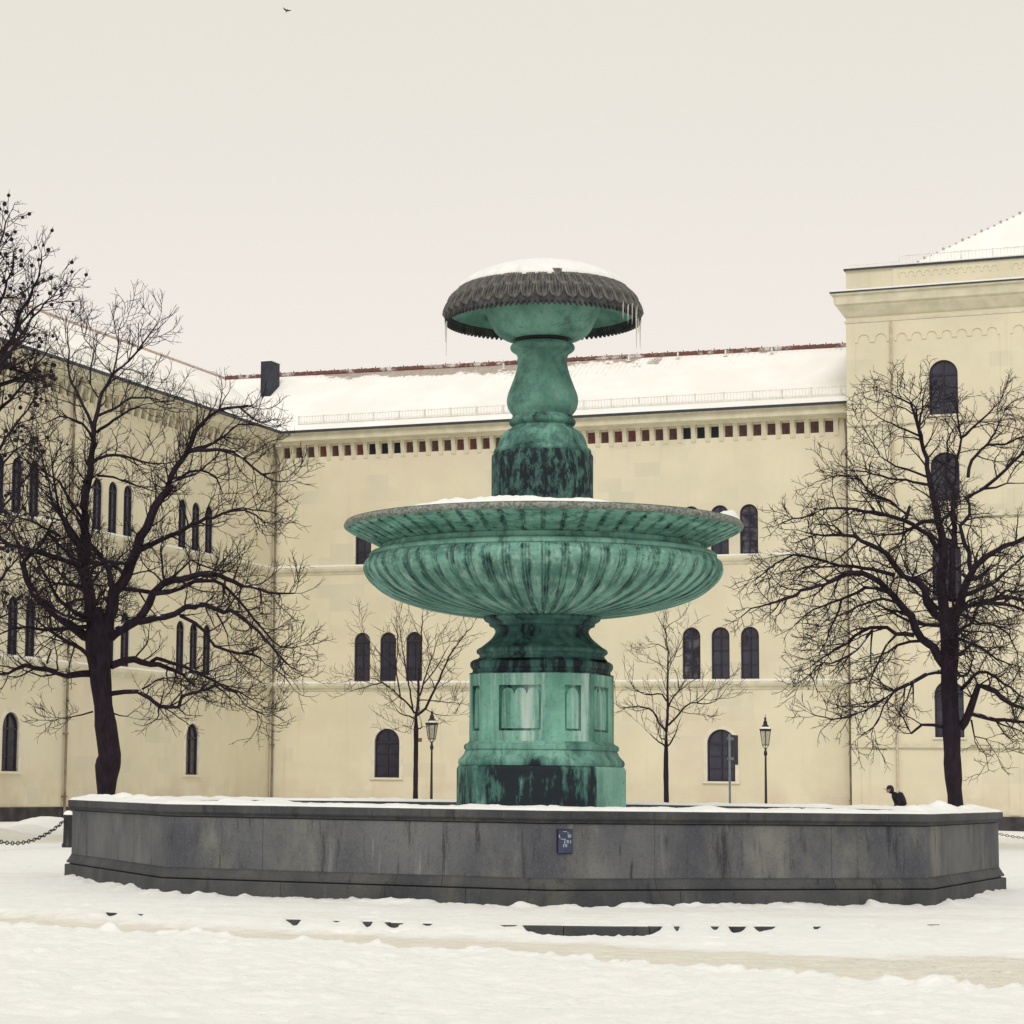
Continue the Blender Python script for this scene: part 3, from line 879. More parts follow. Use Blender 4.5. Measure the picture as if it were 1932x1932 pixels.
lathe_part('drum', [(95, 1036), (95.5, 980), (95.5, 900), (95.5, 863), (94, 859), (91, 857)], BZ_DARK, 120, 0)
lathe_part('drum_moulding', [(91, 858), (92, 854), (90, 849), (86, 846), (83, 838), (81, 831), (77, 823), (70, 815), (62, 811), (58, 808), (57, 805), (60, 803), (62.5, 799), (62, 794), (58, 790), (56, 786), (54, 783)], bronze('verdigris_moulding', 0.58, 0.2, 44.0, (2, 2, 0.8)), 120, 3)
lathe_part('baluster', [(55, 785), (58, 781), (63, 774), (66.5, 764), (67, 755), (65, 744), (60, 731), (53, 712), (48, 696), (46, 684), (47, 674), (50, 668), (56, 664), (60, 660), (60.5, 655), (57, 650), (52, 648)], bronze('verdigris_baluster', 0.30, 0.25, 52.0, (1.0, 1.0, 0.8)), 96, 4)
mb = MB(); q = P([(52, 649), (49, 645), (49, 638), (53, 634)]); mb.lathe(q, 80)
mb.build('neck_ring', IRON, fountain, angle=30)
lathe_part('top_bowl', [(50, 640), (58, 642), (70, 640), (82, 633), (90, 625), (96, 614), (102, 602), (107, 590), (112, 578), (120, 570), (140, 572), (160, 580), (176, 592)], BZ_TOP, 128, 4)
# leaf skirt
SK = smooth_prof(P([(184.5, 602), (184, 594), (181, 584), (175, 573), (167, 562), (156, 553), (142, 546), (126, 541), (104, 537)]), 6)
NZ = 112; nS = NZ * 4; rs = []
for i, (r, z) in enumerate(SK):
    ring = []
    for j in range(nS):
        p = (j % 4) / 4
        dz = -0.075 * (1 - abs(2 * p - 1)) * max(0, 1 - i / 5.0)
        ring.append((r * math.cos(2 * math.pi * j / nS), r * math.sin(2 * math.pi * j / nS), z + dz))
    rs.append(ring)
inner = []
for r, z in reversed(SK[:40]):
    inner.append([(max(r - 0.045, 0.3) * math.cos(2 * math.pi * j / nS), max(r - 0.045, 0.3) * math.sin(2 * math.pi * j / nS), z - 0.03 + (-0.05 * (1 - abs(2 * ((j % 4) / 4) - 1)) if z < SK[4][1] else 0)) for j in range(nS)])
mb = MB(); mb.rings(list(reversed(rs)) + list(reversed(inner)), True); mb.build('leaf_skirt', LEAF, fountain, smooth=False)
# rows of cast leaves (each an object, sharing one mesh per row)
sk_r = np.array([s[0] for s in SK]); sk_z = np.array([s[1] for s in SK])
sl = np.concatenate([[0], np.cumsum(np.hypot(np.diff(sk_r), np.diff(sk_z)))])
def sk_at(s):
    return np.interp(s, sl, sk_r), np.interp(s, sl, sk_z)
NLEAF = 44
def leaf_mesh(s_tip, s_top, lift):
    mb = MB(); nu, nv = 13, 12; vs, rg = [], []
    half = math.pi / NLEAF * 1.06
    for iv in range(nv):
        v = iv / (nv - 1)                            # 0 tip .. 1 top
        w = math.sqrt(max(0.0, 1 - (1 - min(1, v / 0.45)) ** 2)) if v < 0.45 else 1.0
        w = max(w, 0.02)
        s = s_tip + (s_top - s_tip) * v
        r, z = sk_at(s)
        r1, z1_ = sk_at(s + 0.01); t_ = np.array([r1 - r, z1_ - z]); t_ /= np.linalg.norm(t_)
        nr, nz = t_[1], -t_[0]
        for iu in range(nu):
            u = 2 * iu / (nu - 1) - 1
            e = max(abs(u), 1 - min(1, v / 0.45) if v < .45 else 0)
            rim = math.exp(-((abs(u) - 0.88) / 0.12) ** 2)
            rim2 = math.exp(-((abs(u) - 0.48) / 0.10) ** 2) * 0.75
            rib = math.exp(-(u / 0.14) ** 2) * 0.7
            tipr = math.exp(-((v - 0.05) / 0.07) ** 2)
            k = max(rim, rim2, rib, tipr)
            off = lift * (1.0 - 0.75 * v) + 0.034 * k * (1 - 0.3 * v) + 0.012 * (1 - u * u)
            if iu in (0, nu - 1): off = -0.004
            if iv == 0: off = min(off, 0.004)
            a = u * half * w
            R_ = r + nr * off; Z_ = z + nz * off
            vs.append((R_ * math.cos(a), R_ * math.sin(a), Z_)); rg.append(k)
    fs = [(i * nu + j, i * nu + j + 1, (i + 1) * nu + j + 1, (i + 1) * nu + j) for i in range(nv - 1) for j in range(nu - 1)]
    mb.add(vs, fs, ridge=rg)
    return mb.mesh('leaf', LEAF, True)
Ltot = sl[-1]
for row, (s0_, s1_, lf) in enumerate([(0.03, Ltot * 0.46, 0.012), (Ltot * 0.25, Ltot * 0.66, 0.022), (Ltot * 0.48, Ltot * 0.80, 0.026)]):
    lm = leaf_mesh(s0_, s1_, lf)
    for k in range(NLEAF):
        o = link('leaf', lm, fountain)
        jit = random.uniform(-0.008, 0.008)
        o.rotation_euler = (0, 0, fa + 2 * math.pi * (k + 0.5 * (row % 2)) / NLEAF + jit)
# one leaf stands up proud of the snow at the front
lm = leaf_mesh(Ltot * 0.50, Ltot * 0.86, 0.075)
o = link('leaf', lm, fountain); o.rotation_euler = (0, 0, fa + SG * 0.17); o.scale = (1, 1, 1.0); o.location = (0, 0, 0.01)

# snow cap on the top bowl
cap = P([(153, 551), (153, 543), (146, 533), (128, 521), (100, 510), (66, 502), (32, 497.5), (8, 497)])
cap = smooth_prof(cap, 4)
nc = 200; rs = []
for i, (r, z) in enumerate(cap):
    v = i / (len(cap) - 1); ring = []
    for j in range(nc):
        a = 2 * math.pi * j / nc
        e = (fbm(np.array([math.cos(a) * 6 + 40]), np.array([math.sin(a) * 6 + 40]), 101, 4)[0] - 0.5)
        k = 1 + e * 0.16 * max(0, 1 - v * 2.0)
        zz_ = z + e * 0.06 * (1 - v) + (fbm(np.array([r * math.cos(a) * 3 + 9]), np.array([r * math.sin(a) * 3 + 9]), 103, 3)[0] - 0.5) * 0.03
        ring.append((r * k * math.cos(a), r * k * math.sin(a), zz_))
    rs.append(ring)
mb = MB(); mb.rings(rs, True, False, True)
o = mb.build('snow_cap', SNOW, None, smooth=True); o.location = (AX[0], AX[1], 0)
tag(o, 'smooth white dome of snow resting on the mushroom shaped top bowl', 'snow')
# snow along the lip of the lower bowl
nb = 720; tt2 = np.arange(nb) / nb * 2 * math.pi
V = np.zeros((11, nb, 3))
th0 = fa + SG * tt2
degr = np.degrees((tt2 + math.pi) % (2 * math.pi) - math.pi)
r_in, z_in = prof(346, 991); r_out, z_out = prof(371, 989)
am = 0.012 + 0.075 * sstep(-42, -30, degr) * sstep(3, -6, degr) + 0.05 * sstep(-6, 0, degr) * sstep(22, 12, degr) + 0.10 * sstep(62, 68, degr) * sstep(84, 76, degr) + 0.05 * (np.abs(degr) > 100)
lx, ly = np.cos(tt2) * 9 + 30, np.sin(tt2) * 9 + 30
am = am * (0.35 + 1.3 * fbm(lx * 1.6, ly * 1.6, 111, 4)) - 0.02
for c in range(11):
    u = c / 10
    r = r_out * (1 - u) + r_in * u
    z = prof(358, 986)[1] - 0.012 + np.maximum(am, -0.02) * (math.sin(math.pi * u) ** 0.6 if 0 < u < 1 else 0) - 0.015 * abs(2 * u - 1) ** 2
    V[c, :, 0] = r * np.cos(th0); V[c, :, 1] = r * np.sin(th0); V[c, :, 2] = z
me = np_mesh('lip_snow', V.reshape(-1, 3), grid_quads(nb, 11, True), SNOW)
o = link('lip_snow', me, None, (AX[0], AX[1], 0), kind='stuff', label='thin broken line of snow lying on the wide lower bowl', category='snow')

# icicles
def mat_ice():
    m, n, l, b = M('ice')
    b.inputs['Base Color'].default_value = (0.80, 0.80, 0.76, 1)
    b.inputs['Roughness'].default_value = 0.15
    b.inputs['Transmission Weight'].default_value = 0.55
    b.inputs['IOR'].default_value = 1.31
    return m
ICE = mat_ice()
for a_deg, ln, th_, lab in [(-86, 0.36, 0.014, 'short thin icicle at the left edge of the top bowl'), (-80, 0.62, 0.012, 'long thin icicle at the left edge of the top bowl'),
                            (52, 0.24, 0.010, 'leftmost of the icicles under the right side of the top bowl'), (57, 0.27, 0.012, 'second icicle from the left under the right side of the top bowl'),
                            (62, 0.27, 0.010, 'third icicle from the left under the right side of the top bowl'), (68, 0.62, 0.015, 'longest icicle, hanging below the right rim of the top bowl'),
                            (76, 0.30, 0.012, 'short icicle between the long ones at the right rim of the top bowl'), (84, 0.50, 0.014, 'outermost long icicle at the right edge of the top bowl')]:
    a = fa + SG * math.radians(a_deg)
    r, z = SK[0][0] - 0.015, SK[0][1] - 0.02
    if abs(a_deg) < 70: z += 0.05; r += 0.03
    mb = MB()
    mb.lathe([(th_ * 1.3, 0.06), (th_, -0.02), (th_ * 0.75, -ln * 0.35), (th_ * 0.5, -ln * 0.7), (0.002, -ln)], 7, cap0=True, cap1=True)
    o = mb.build('icicle', ICE, None, smooth=True)
    o.location = (AX[0] + r * math.cos(a), AX[1] + r * math.sin(a), z)
    tag(o, lab, 'icicle', 'icicles hanging from the top bowl')

# ================================================================== buildings
TA = math.radians(-24)
aV = np.array([math.cos(TA), math.sin(TA)])         # along the back wall, to the right
bV = np.array([math.sin(TA), -math.cos(TA)])        # out of the back wall
CO = np.array([-2.23, 108.14])                      # inner corner of the two wings
def arch_pts(w, z0, z1, n=9, inset=0.0):
    """outline of a round-headed opening centred on x=0, counter-clockwise from bottom left"""
    h = w / 2 - inset; zs = z1 - w / 2
    return [(-h, z0 + inset), (h, z0 + inset)] + [(h * math.cos(t), zs + h * math.sin(t)) for t in np.linspace(0, math.pi, 2 * n - 1)]
def rect_pts(w, z0, z1, inset=0.0):
    h = w / 2 - inset
    return [(-h, z0 + inset), (h, z0 + inset), (h, z1 - inset), (-h, z1 - inset)]
def wall_with_holes(x0, x1, z0, z1, ops, depth, y=0.0):
    """front skin at y with openings (xc, w, za, zb, arch) and their reveals"""
    mb = MB()
    X = sorted(set([x0, x1] + [round(v, 4) for o in ops for v in (o[0] - o[1] / 2, o[0] + o[1] / 2)]))
    Zs = sorted(set([z0, z1] + [round(v, 4) for o in ops for v in (o[2], o[3])]))
    for i in range(len(X) - 1):
        for k in range(len(Zs) - 1):
            cx, cz = (X[i] + X[i + 1]) / 2, (Zs[k] + Zs[k + 1]) / 2
            if any(abs(cx - o[0]) < o[1] / 2 and o[2] < cz < o[3] for o in ops): continue
            mb.add([(X[i], y, Zs[k]), (X[i + 1], y, Zs[k]), (X[i + 1], y, Zs[k + 1]), (X[i], y, Zs[k + 1])], [(0, 1, 2, 3)])
    for xc, w, za, zb, ar in ops:
        pts = arch_pts(w, za, zb) if ar else rect_pts(w, za, zb)
        if ar:
            arc = pts[2:]; m = len(arc) // 2
            for sgn, ap in ((1, arc[:m + 1]), (-1, arc[m:])):
                cn = (xc + sgn * w / 2, y, zb)
                for q in range(len(ap) - 1):
                    mb.add([cn, (xc + ap[q][0], y, ap[q][1]), (xc + ap[q + 1][0], y, ap[q + 1][1])], [(0, 1, 2)])
        n = len(pts)
        fr = [(xc + p[0], y, p[1]) for p in pts]; bk = [(xc + p[0], y + depth, p[1]) for p in pts]
        mb.add(fr + bk, [(q, (q + 1) % n, n + (q + 1) % n, n + q) for q in range(n)])
    return mb
WCACHE = {}
def window(root, xc, w, za, zb, kind, glass=None, y=0.0):
    """window > pane, sill ; meshes shared between alike windows"""
    glass = glass or GLASS
    key = (w, za, zb, kind)
    if key not in WCACHE:
        fr = MB(); o1 = arch_pts(w, za, zb); o2 = arch_pts(w, za, zb, inset=0.055); n = len(o1); yf, yb = 0.065, 0.14
        fr.add([(p[0], yf, p[1]) for p in o1] + [(p[0], yf, p[1]) for p in o2] + [(p[0], yb, p[1]) for p in o2],
               [(q, (q + 1) % n, n + (q + 1) % n, n + q) for q in range(n)] + [(n + q, n + (q + 1) % n, 2 * n + (q + 1) % n, 2 * n + q) for q in range(n)])
        zs = zb - w / 2
        fr.box(-0.03, 0.03, yf + .01, yb, za + 0.05, zb - 0.05)
        fr.box(-w / 2 + 0.05, w / 2 - 0.05, yf + .005, yb, zs - 0.06, zs + 0.03)
        k = 3 if zb - za > 2.1 else 2
        for i in range(1, k):
            zz_ = za + (zs - za) * i / k
            fr.box(-w / 2 + 0.05, w / 2 - 0.05, yf + .02, yb, zz_ - 0.018, zz_ + 0.018)
        if kind == 'ground':
            s1, s2 = arch_pts(w, za, zb), arch_pts(w + 0.32, za - 0.0, zb + 0.16)
            fr.add([(p[0], -0.03, p[1]) for p in s1] + [(p[0], -0.03, p[1]) for p in s2] + [(p[0], 0.002, p[1]) for p in s2] + [(p[0], 0.10, p[1]) for p in s1],
                   [(q, (q + 1) % n, n + (q + 1) % n, n + q) for q in range(1, n)] + [(n + q, n + (q + 1) % n, 2 * n + (q + 1) % n, 2 * n + q) for q in range(n)] + [(q, (q + 1) % n, 3 * n + (q + 1) % n, 3 * n + q) for q in range(n)], 1)
        pa = MB(); pa.add([(p[0], 0.125, p[1]) for p in o1], [tuple(range(n))])
        si = MB()
        if kind == 'ground': si.box(-w / 2 - 0.2, w / 2 + 0.2, -0.08, 0.2, za - 0.09, za - 0.002)
        elif kind == 'tower': si.box(-w / 2 - 0.1, w / 2 + 0.1, -0.07, 0.2, za - 0.08, za - 0.002)
        else: si.box(-w / 2 - 0.02, w / 2 + 0.02, -0.04, 0.2, za - 0.06, za - 0.002)
        WCACHE[key] = (fr.mesh('window', [FRAME, TRIM2]), pa.mesh('pane', GLASS), si.mesh('sill', TRIM2))
    a, b, c = WCACHE[key]
    o = link('window', a, root, (xc, y, 0))
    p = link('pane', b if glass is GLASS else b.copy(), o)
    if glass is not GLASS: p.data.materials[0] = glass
    link('sill', c, o)
    return o
def shell(mb, x0, x1, y0, y1, z0, z1):
    """sides, back and top of a block whose front skin is built apart"""
    v = [(x0, y0, z0), (x1, y0, z0), (x1, y1, z0), (x0, y1, z0), (x0, y0, z1), (x1, y0, z1), (x1, y1, z1), (x0, y1, z1)]
    mb.add(v, [(1, 2, 6, 5), (2, 3, 7, 6), (3, 0, 4, 7), (4, 5, 6, 7)])
EAVE = 17.55
def ledge(root, x0, x1, z, snowpts):
    mb = MB(); pr = [(0.0, z - 0.34), (-0.03, z - 0.34), (-0.05, z - 0.26), (-0.12, z - 0.20), (-0.16, z - 0.10), (-0.16, z), (0.0, z)]
    rs = [[(x, y_, z_) for y_, z_ in pr] for x in (x0, x1)]
    mb.rings(rs, True, True, True); mb.build('belt_course', TRIM, root)
    n = int((x1 - x0) / 0.25); xx = np.linspace(x0, x1, n)
    th_ = 0.035 + 0.05 * fbm(xx * 1.3, xx * 0 + z, 121, 3)
    snowpts.append([[(x, -0.15, z + 0.003), (x, -0.15, z + t), (x, 0.0, z + t + 0.03)] for x, t in zip(xx, th_)])
def facade(root, x0, x1, cols, attic, depth_b, glassmap, xin0, xin1, kb=1.0):
    """one wing: walls, windows, belts, attic frieze, cornice (local x along the wall, y into it)"""
    ops = []
    for xc in cols:
        ops.append((xc, 1.2, 1.82, 4.0, True))
        for d in (-1.26, 0, 1.26):
            ops.append((xc + d, 0.78, 6.12, 8.32, True)); ops.append((xc + d, 0.78, 11.41, 13.52, True))
    att = [(x, 0.36, 16.43, 16.93, False) for x in attic]
    mb = wall_with_holes(x0, x1, 0.0, 15.0, ops, 0.3)
    m2 = wall_with_holes(x0, x1, 15.0, 17.0, att, 0.34)
    mb.add(m2.v, m2.f)
    shell(mb, x0, x1, 0, depth_b, 0, 17.0)
    mb.build('wall', WALL, root)
    for o in ops:
        kind = 'ground' if o[1] > 1 else 'upper'
        window(root, o[0], o[1], o[2], o[3], kind, glassmap.get((round(o[0], 2), o[2])))
    # attic shutters and the little pillars between them
    sm = {}
    for nm, mt in (('r', SHUT_R), ('b', SHUT_B), ('d', SHUT_D)):
        q = MB(); q.add([(-0.2, 0.15, 16.41), (0.2, 0.15, 16.41), (0.2, 0.15, 16.95), (-0.2, 0.15, 16.95)], [(0, 1, 2, 3)])
        q.box(-0.012, 0.012, 0.135, 0.149, 16.43, 16.93); q.box(-0.18, 0.18, 0.137, 0.149, 16.86, 16.90)
        sm[nm] = q.mesh('shutter', mt)
    pl = MB(); st = attic[1] - attic[0]
    bp_r = [(0.0, 16.26), (-0.07, 16.26), (-0.12, 16.34), (-0.14, 16.44), (-0.24, 16.60), (-0.37, 16.74), (-0.41, 16.84), (-0.41, 16.998), (0.0, 16.998)]
    pl.rings([[(x_, y_ * kb, z_) for y_, z_ in bp_r] for x_ in (-0.095, 0.095)], True, True, True)
    pl.box(-0.115, 0.115, -0.41 * kb - 0.02, -0.41 * kb, 16.90, 16.995)
    pm = pl.mesh('pillar', TRIM)
    for i, x in enumerate(attic):
        dk = i in glassmap.get('dark', ())
        link('shutter', sm['d' if dk else random.choice('rbbb')], root, (x, 0, 0))
        link('pillar', pm, root, (x + st / 2, 0, 0))
    mb = MB(); q_ = 0.03 + 0.41 * kb
    pr = [(0.0, 17.0), (-q_, 17.0), (-q_ - .01, 17.08), (-0.455, 17.16), (-0.46, 17.22), (-0.46, EAVE - 0.08), (-0.52, EAVE - 0.04), (-0.52, EAVE), (0.0, EAVE)]
    mb.rings([[(x, y_, z_) for y_, z_ in pr] for x in (xin0, xin1)], True, True, True)
    mb.build('cornice', TRIM, root)
    mb = MB(); mb.box(x0, x1, -0.06, 0.0, 0.0, 0.5); mb.build('plinth', PLINTH, root)
    mb = MB(); mb.box(xin0 - .08, xin1 + .08, -0.66, -0.53, EAVE - 0.03, EAVE + 0.07); mb.build('gutter', GUTTER, root)

def guard(root, x0, x1, yb, zb):
    """snow guard: two rails on short posts with thin bars between"""
    mb = MB()
    for z in (0.02, 0.36): mb.box(x0, x1, yb - 0.015, yb + 0.015, zb + z, zb + z + 0.03)
    x = x0
    while x < x1:
        mb.box(x - 0.025, x + 0.025, yb - 0.03, yb + 0.03, zb - 0.2, zb + 0.42); x += 1.25
    x = x0
    while x < x1:
        mb.box(x - 0.008, x + 0.008, yb - 0.008, yb + 0.008, zb + 0.05, zb + 0.36); x += 0.14
    return mb.build('snow_guard', RAIL, root, kind='stuff')
def roof_sheet(mb, p00, p10, p11, p01, nu, nv, bare):
    vs, at_ = [], []
    for j in range(nv + 1):
        for i in range(nu + 1):
            u, v = i / nu, j / nv
            q = (np.array(p00) * (1 - u) + np.array(p10) * u) * (1 - v) + (np.array(p01) * (1 - u) + np.array(p11) * u) * v
            vs.append(tuple(q)); at_.append(bare(u, v))
    n = nu + 1
    mb.add(vs, [(j * n + i, j * n + i + 1, (j + 1) * n + i + 1, (j + 1) * n + i) for j in range(nv) for i in range(nu)], bare=at_)
RD, RH = 5.2, 21.35
snow_strips = []
# --- back wing
back = thing('building', 'long cream coloured wing with snowy roof and ranks of small attic openings behind the fountain', 'building', (CO[0], CO[1], 0), TA)
attic_b = [0.64 + 0.6112 * i for i in range(42)]
facade(back, 0.0, 27.3, [5.79, 13.4, 21.0], attic_b, 10.4, {'dark': (7, 8, 9, 31, 32, 33), (19.74, 6.12): REFL_GLASS, (22.26, 11.41): REFL_GLASS, (13.4, 11.41): REFL_GLASS}, 0.40, 26.72, 0.34)
sp_b = []
ledge(back, 0.14, 26.75, 6.02, sp_b); ledge(back, 0.14, 26.75, 11.33, sp_b)
mb = MB()
ov = 0.60
roof_sheet(mb, (ov, -ov, EAVE + 0.02), (27.3, -ov, EAVE + 0.02), (27.3, RD, RH - 0.35), (-RD, RD, RH), 60, 14,
           lambda u, v: 1.15 * max(0, (v - 0.74) / 0.26) * (1 - 0.7 * sstep(0.45, 0.62, u)) * sstep(0.10, 0.2, u) + 0.3 * max(0, (v - .9) / .1) + 0.42 * math.exp(-((v - 0.82) / 0.13) ** 2) * math.exp(-((u - 0.62) / 0.14) ** 2) + 0.25 * math.exp(-((v - 0.7) / 0.18) ** 2) * math.exp(-((u - 0.5) / 0.08) ** 2) - 0.12)
mb.add([(-RD, RD, RH), (27.3, RD, RH - 0.35), (27.3, 10.4 + ov, EAVE), (-10.4, 10.4 + ov, EAVE)], [(0, 1, 2, 3)], bare=0)
rf = mb.build('roof', ROOF, back)
mb = MB(); n_t = 90
for i in range(n_t):
    x0_, x1_ = -RD + (32.5) * i / n_t, -RD + 32.5 * (i + 1.08) / n_t
    if x1_ > 26.7: break
    zz_ = RH - 0.35 * (i / n_t)
    mb.tube((x0_, RD, zz_ + 0.02), (x1_, RD, zz_ + 0.035), 0.12, 0.135, 7)
    if i % 2 == 0: mb.box(x0_ + 0.1, x0_ + 0.14, RD - 0.02, RD + 0.02, zz_ + 0.1, zz_ + 0.22)
mb.build('ridge_tiles', TILE, rf, kind='stuff')
def roof_pt(x, v, lift=0.0):
    z = (EAVE + 0.02) * (1 - v) + (RH - 0.35 * max(0, (x + RD)) / 32.5) * v
    return (x, -ov + (RD + ov) * v, z + lift)
p_ = roof_pt(0, 0.11); guard(back, 1.2, 26.6, p_[1], p_[2])
# small roof hooks
mb = MB()
for x, v in [(15.6, .93), (17.9, .93), (20.1, .93), (22.2, .93), (9.6, .9)]:
    q = roof_pt(x, v); mb.box(q[0] - .03, q[0] + .03, q[1] - .05, q[1] + .05, q[2], q[2] + .3); mb.box(q[0] - .1, q[0] + .1, q[1] - .08, q[1] - .02, q[2], q[2] + .05)
mb.build('roof_hooks', RAIL, rf, kind='stuff')
# chimney near the corner
cxp, cyp = -1.98, 3.6
mb = MB(); zb = RH - 1.9
mb.box(cxp - 0.27, cxp + 0.27, cyp - 0.5, cyp + 0.5, zb - 0.3, RH + 0.34)
mb.build('chimney', CHIM, rf)
mb = MB(); mb.box(cxp - 0.31, cxp + 0.31, cyp - 0.54, cyp + 0.54, RH + 0.342, RH + 0.39); mb.build('chimney_cap', SNOW, rf)
def downpipe(root, x, z0, z1, y=-0.12):
    mb = MB(); mb.tube((x, y, z0), (x, y, z1), 0.055, None, 8)
    for z in np.arange(z0 + 0.8, z1, 2.4): mb.box(x - 0.075, x + 0.075, y - 0.07, 0.0, z - 0.03, z + 0.03)
    mb.tube((x, y, z1), (x, -0.5, z1 + 0.6), 0.055, None, 8)
    return mb.build('downpipe', PIPE, root)
downpipe(back, 0.16, 0.05, 16.6)
downpipe(back, 26.45, 0.3, 16.3)
mb = MB(); mb.box(7.22, 7.46, -0.012, 0.0, 3.42, 3.58); mb.build('number_plate', flat('dull_red_plate', (0.16, 0.075, 0.05), 0.7), back)
# --- left wing
left = thing('building', 'cream coloured side wing at the left edge, seen at a slant behind the bare tree', 'building', (CO[0], CO[1], 0), math.atan2(-bV[1], -bV[0]))
attic_l = [-(0.64 + 0.6112 * i) for i in reversed(range(58))]
facade(left, -38.0, 0.0, [-7.82, -15.2, -22.6, -30.0], attic_l, 10.4, {}, -38.0, -0.40, 0.22)
ledge(left, -38.0, -0.17, 6.02, snow_strips); ledge(left, -38.0, -0.17, 11.33, snow_strips)
mb = MB()
roof_sheet(mb, (-38.0, -ov, EAVE + 0.02), (-ov, -ov, EAVE + 0.02), (RD, RD, RH), (-38.0, RD, RH), 60, 14, lambda u, v: -0.1 + 0.4 * max(0, (v - 0.93) / 0.07))
mb.add([(-38.0, RD, RH), (RD, RD, RH), (10.4, 10.4 + ov, EAVE), (-38.0, 10.4 + ov, EAVE)], [(0, 1, 2, 3)], bare=0)
rf2 = mb.build('roof', ROOF, left)
mb = MB()
for i in range(100):
    x0_ = -38 + 43.2 * i / 100
    mb.tube((x0_, RD, RH + 0.0), (x0_ + 0.45, RD, RH + 0.015), 0.09, 0.10, 6)
mb.build('ridge_tiles', flat('snow_dusted_tile', (0.50, 0.40, 0.34), 0.8), rf2, kind='stuff')
guard(left, -37, -1.2, p_[1], p_[2])
mb = MB(); mb.box(-19.2, -18.5, 3.6, 4.6, 19.5, 21.75); mb.build('chimney', flat('brick_chimney', (0.20, 0.09, 0.075), 0.85), rf2)
downpipe(left, -18.7, 0.1, 16.6)
# --- right tower block
TW = CO + aV * 26.7 + bV * 1.2
tower = thing('building', 'tall cream corner block with round headed windows and deep cornice at the right edge', 'building', (TW[0], TW[1], 0), TA)
TL = 24.0
wins = [(3.92, 1.15, 16.75, 19.0), (3.92, 1.15, 13.2, 15.2), (3.92, 1.15, 9.16, 11.62), (3.92, 1.15, 3.67, 5.95)]
wins += [(x, w, a, b) for x in (9.9, 15.9) for (_, w, a, b) in wins]
ops = [(x, w, a, b, True) for x, w, a, b in wins]
mb = wall_with_holes(0.0, TL, 0.0, 21.0, ops, 0.3)
shell(mb, 0.0, TL, 0.0, 12.0, 0.0, 21.0); mb.build('wall', WALL, tower)
for x, w, a, b in wins: window(tower, x, w, a, b, 'tower')
def ret(mb, pr, x1=TL, yb=12.0, x0=0.0):
    """profile [(projection, z)] run along the front and returned down the left side"""
    rs = [[(x1, -d, z) for d, z in pr], [(x0 - d, -d, z) for d, z in pr], [(x0 - d, yb, z) for d, z in pr]]
    mb.rings(rs, True, True, True)
mb = MB(); ret(mb, [(0.0, 20.74), (0.05, 20.76), (0.06, 20.84), (0.02, 20.86), (0.0, 20.86)]); mb.build('string_course', TRIM, tower)
mb = MB(); ret(mb, [(-0.1, 21.002), (0.02, 21.0), (0.08, 21.06), (0.22, 21.28), (0.30, 21.40), (0.30, 21.46), (0.40, 21.52), (0.44, 21.86), (0.52, 21.90), (0.52, 21.97), (-0.1, 22.1)]); mb.build('cornice', TRIM, tower)
mb = MB(); ret(mb, [(0.50, 21.972), (0.56, 21.98), (0.56, 22.03), (0.50, 22.03)]); mb.build('cornice_flashing', GUTTER, tower)
mb = MB(); ret(mb, [(0.50, 22.032), (0.48, 22.10), (0.30, 22.15), (0.0, 22.2), (0.0, 22.1)]); mb.build('cornice_snow', SNOW, tower, kind='stuff')
mb = MB(); mb.box(0.02, TL, 0.02, 11.9, 22.05, 23.0); mb.box(1.95, TL, -0.02, 0.02, 22.2, 22.96); mb.build('attic_block', WALL, tower)
mb = MB(); mb.box(-0.06, TL, -0.1, 12.0, 23.0, 23.06); mb.build('attic_flashing', GUTTER, tower)
mb = MB(); mb.box(-0.02, TL, -0.05, 11.9, 23.062, 23.11); mb.build('attic_snow', SNOW, tower, kind='stuff')
# lisenes and round-arched friezes
mb = MB()
for x0_, x1_ in ((0.0, 0.38), (1.78, 1.98), (6.2, 6.6), (11.9, 12.3), (17.8, 18.2)):
    mb.box(x0_, x1_, -0.032, 0.0, 0.6, 20.74)
mb.build('lisene', WALL, tower)
def frieze(name, xa, xb, zc, n, hgt, y):
    """wall strip above a row of small round arches"""
    mb = MB(); w = (xb - xa) / n
    for i in range(n):
        c = xa + w * (i + 0.5); r = w * 0.34
        pts = [(c + r * math.cos(t), zc + r * math.sin(t)) for t in np.linspace(math.pi, 0, 9)]
        low = zc - 0.10
        loop = [(c - w / 2, low), (c - r, low)] + pts + [(c + r, low), (c + w / 2, low), (c + w / 2, zc + hgt), (c - w / 2, zc + hgt)]
        # split so the strip stays a clean shape
        for q in range(len(pts) - 1):
            mb.add([(pts[q][0], y, pts[q][1]), (pts[q + 1][0], y, pts[q + 1][1]), (pts[q + 1][0], y, zc + hgt), (pts[q][0], y, zc + hgt)], [(0, 1, 2, 3)])
            mb.add([(pts[q][0], y, pts[q][1]), (pts[q + 1][0], y, pts[q + 1][1]), (pts[q + 1][0], y + 0.075, pts[q + 1][1]), (pts[q][0], y + 0.075, pts[q][1])], [(0, 1, 2, 3)])
        mb.box(c - w / 2, c - r, y, y + 0.075, low, zc + hgt); mb.box(c + r, c + w / 2, y, y + 0.075, low, zc + hgt)
    return mb.build(name, WALL, tower)
frieze('arched_frieze', 0.38, 1.78, 20.02, 2, 0.72, -0.036)
frieze('arched_frieze', 1.98, 6.2, 20.02, 7, 0.72, -0.036)
frieze('arched_frieze', 6.6, 11.9, 20.02, 8, 0.72, -0.036)
frieze('arched_frieze', 2.2, 6.2, 22.66, 12, 0.20, -0.045)
frieze('arched_frieze', 6.7, 11.9, 22.66, 15, 0.20, -0.045)
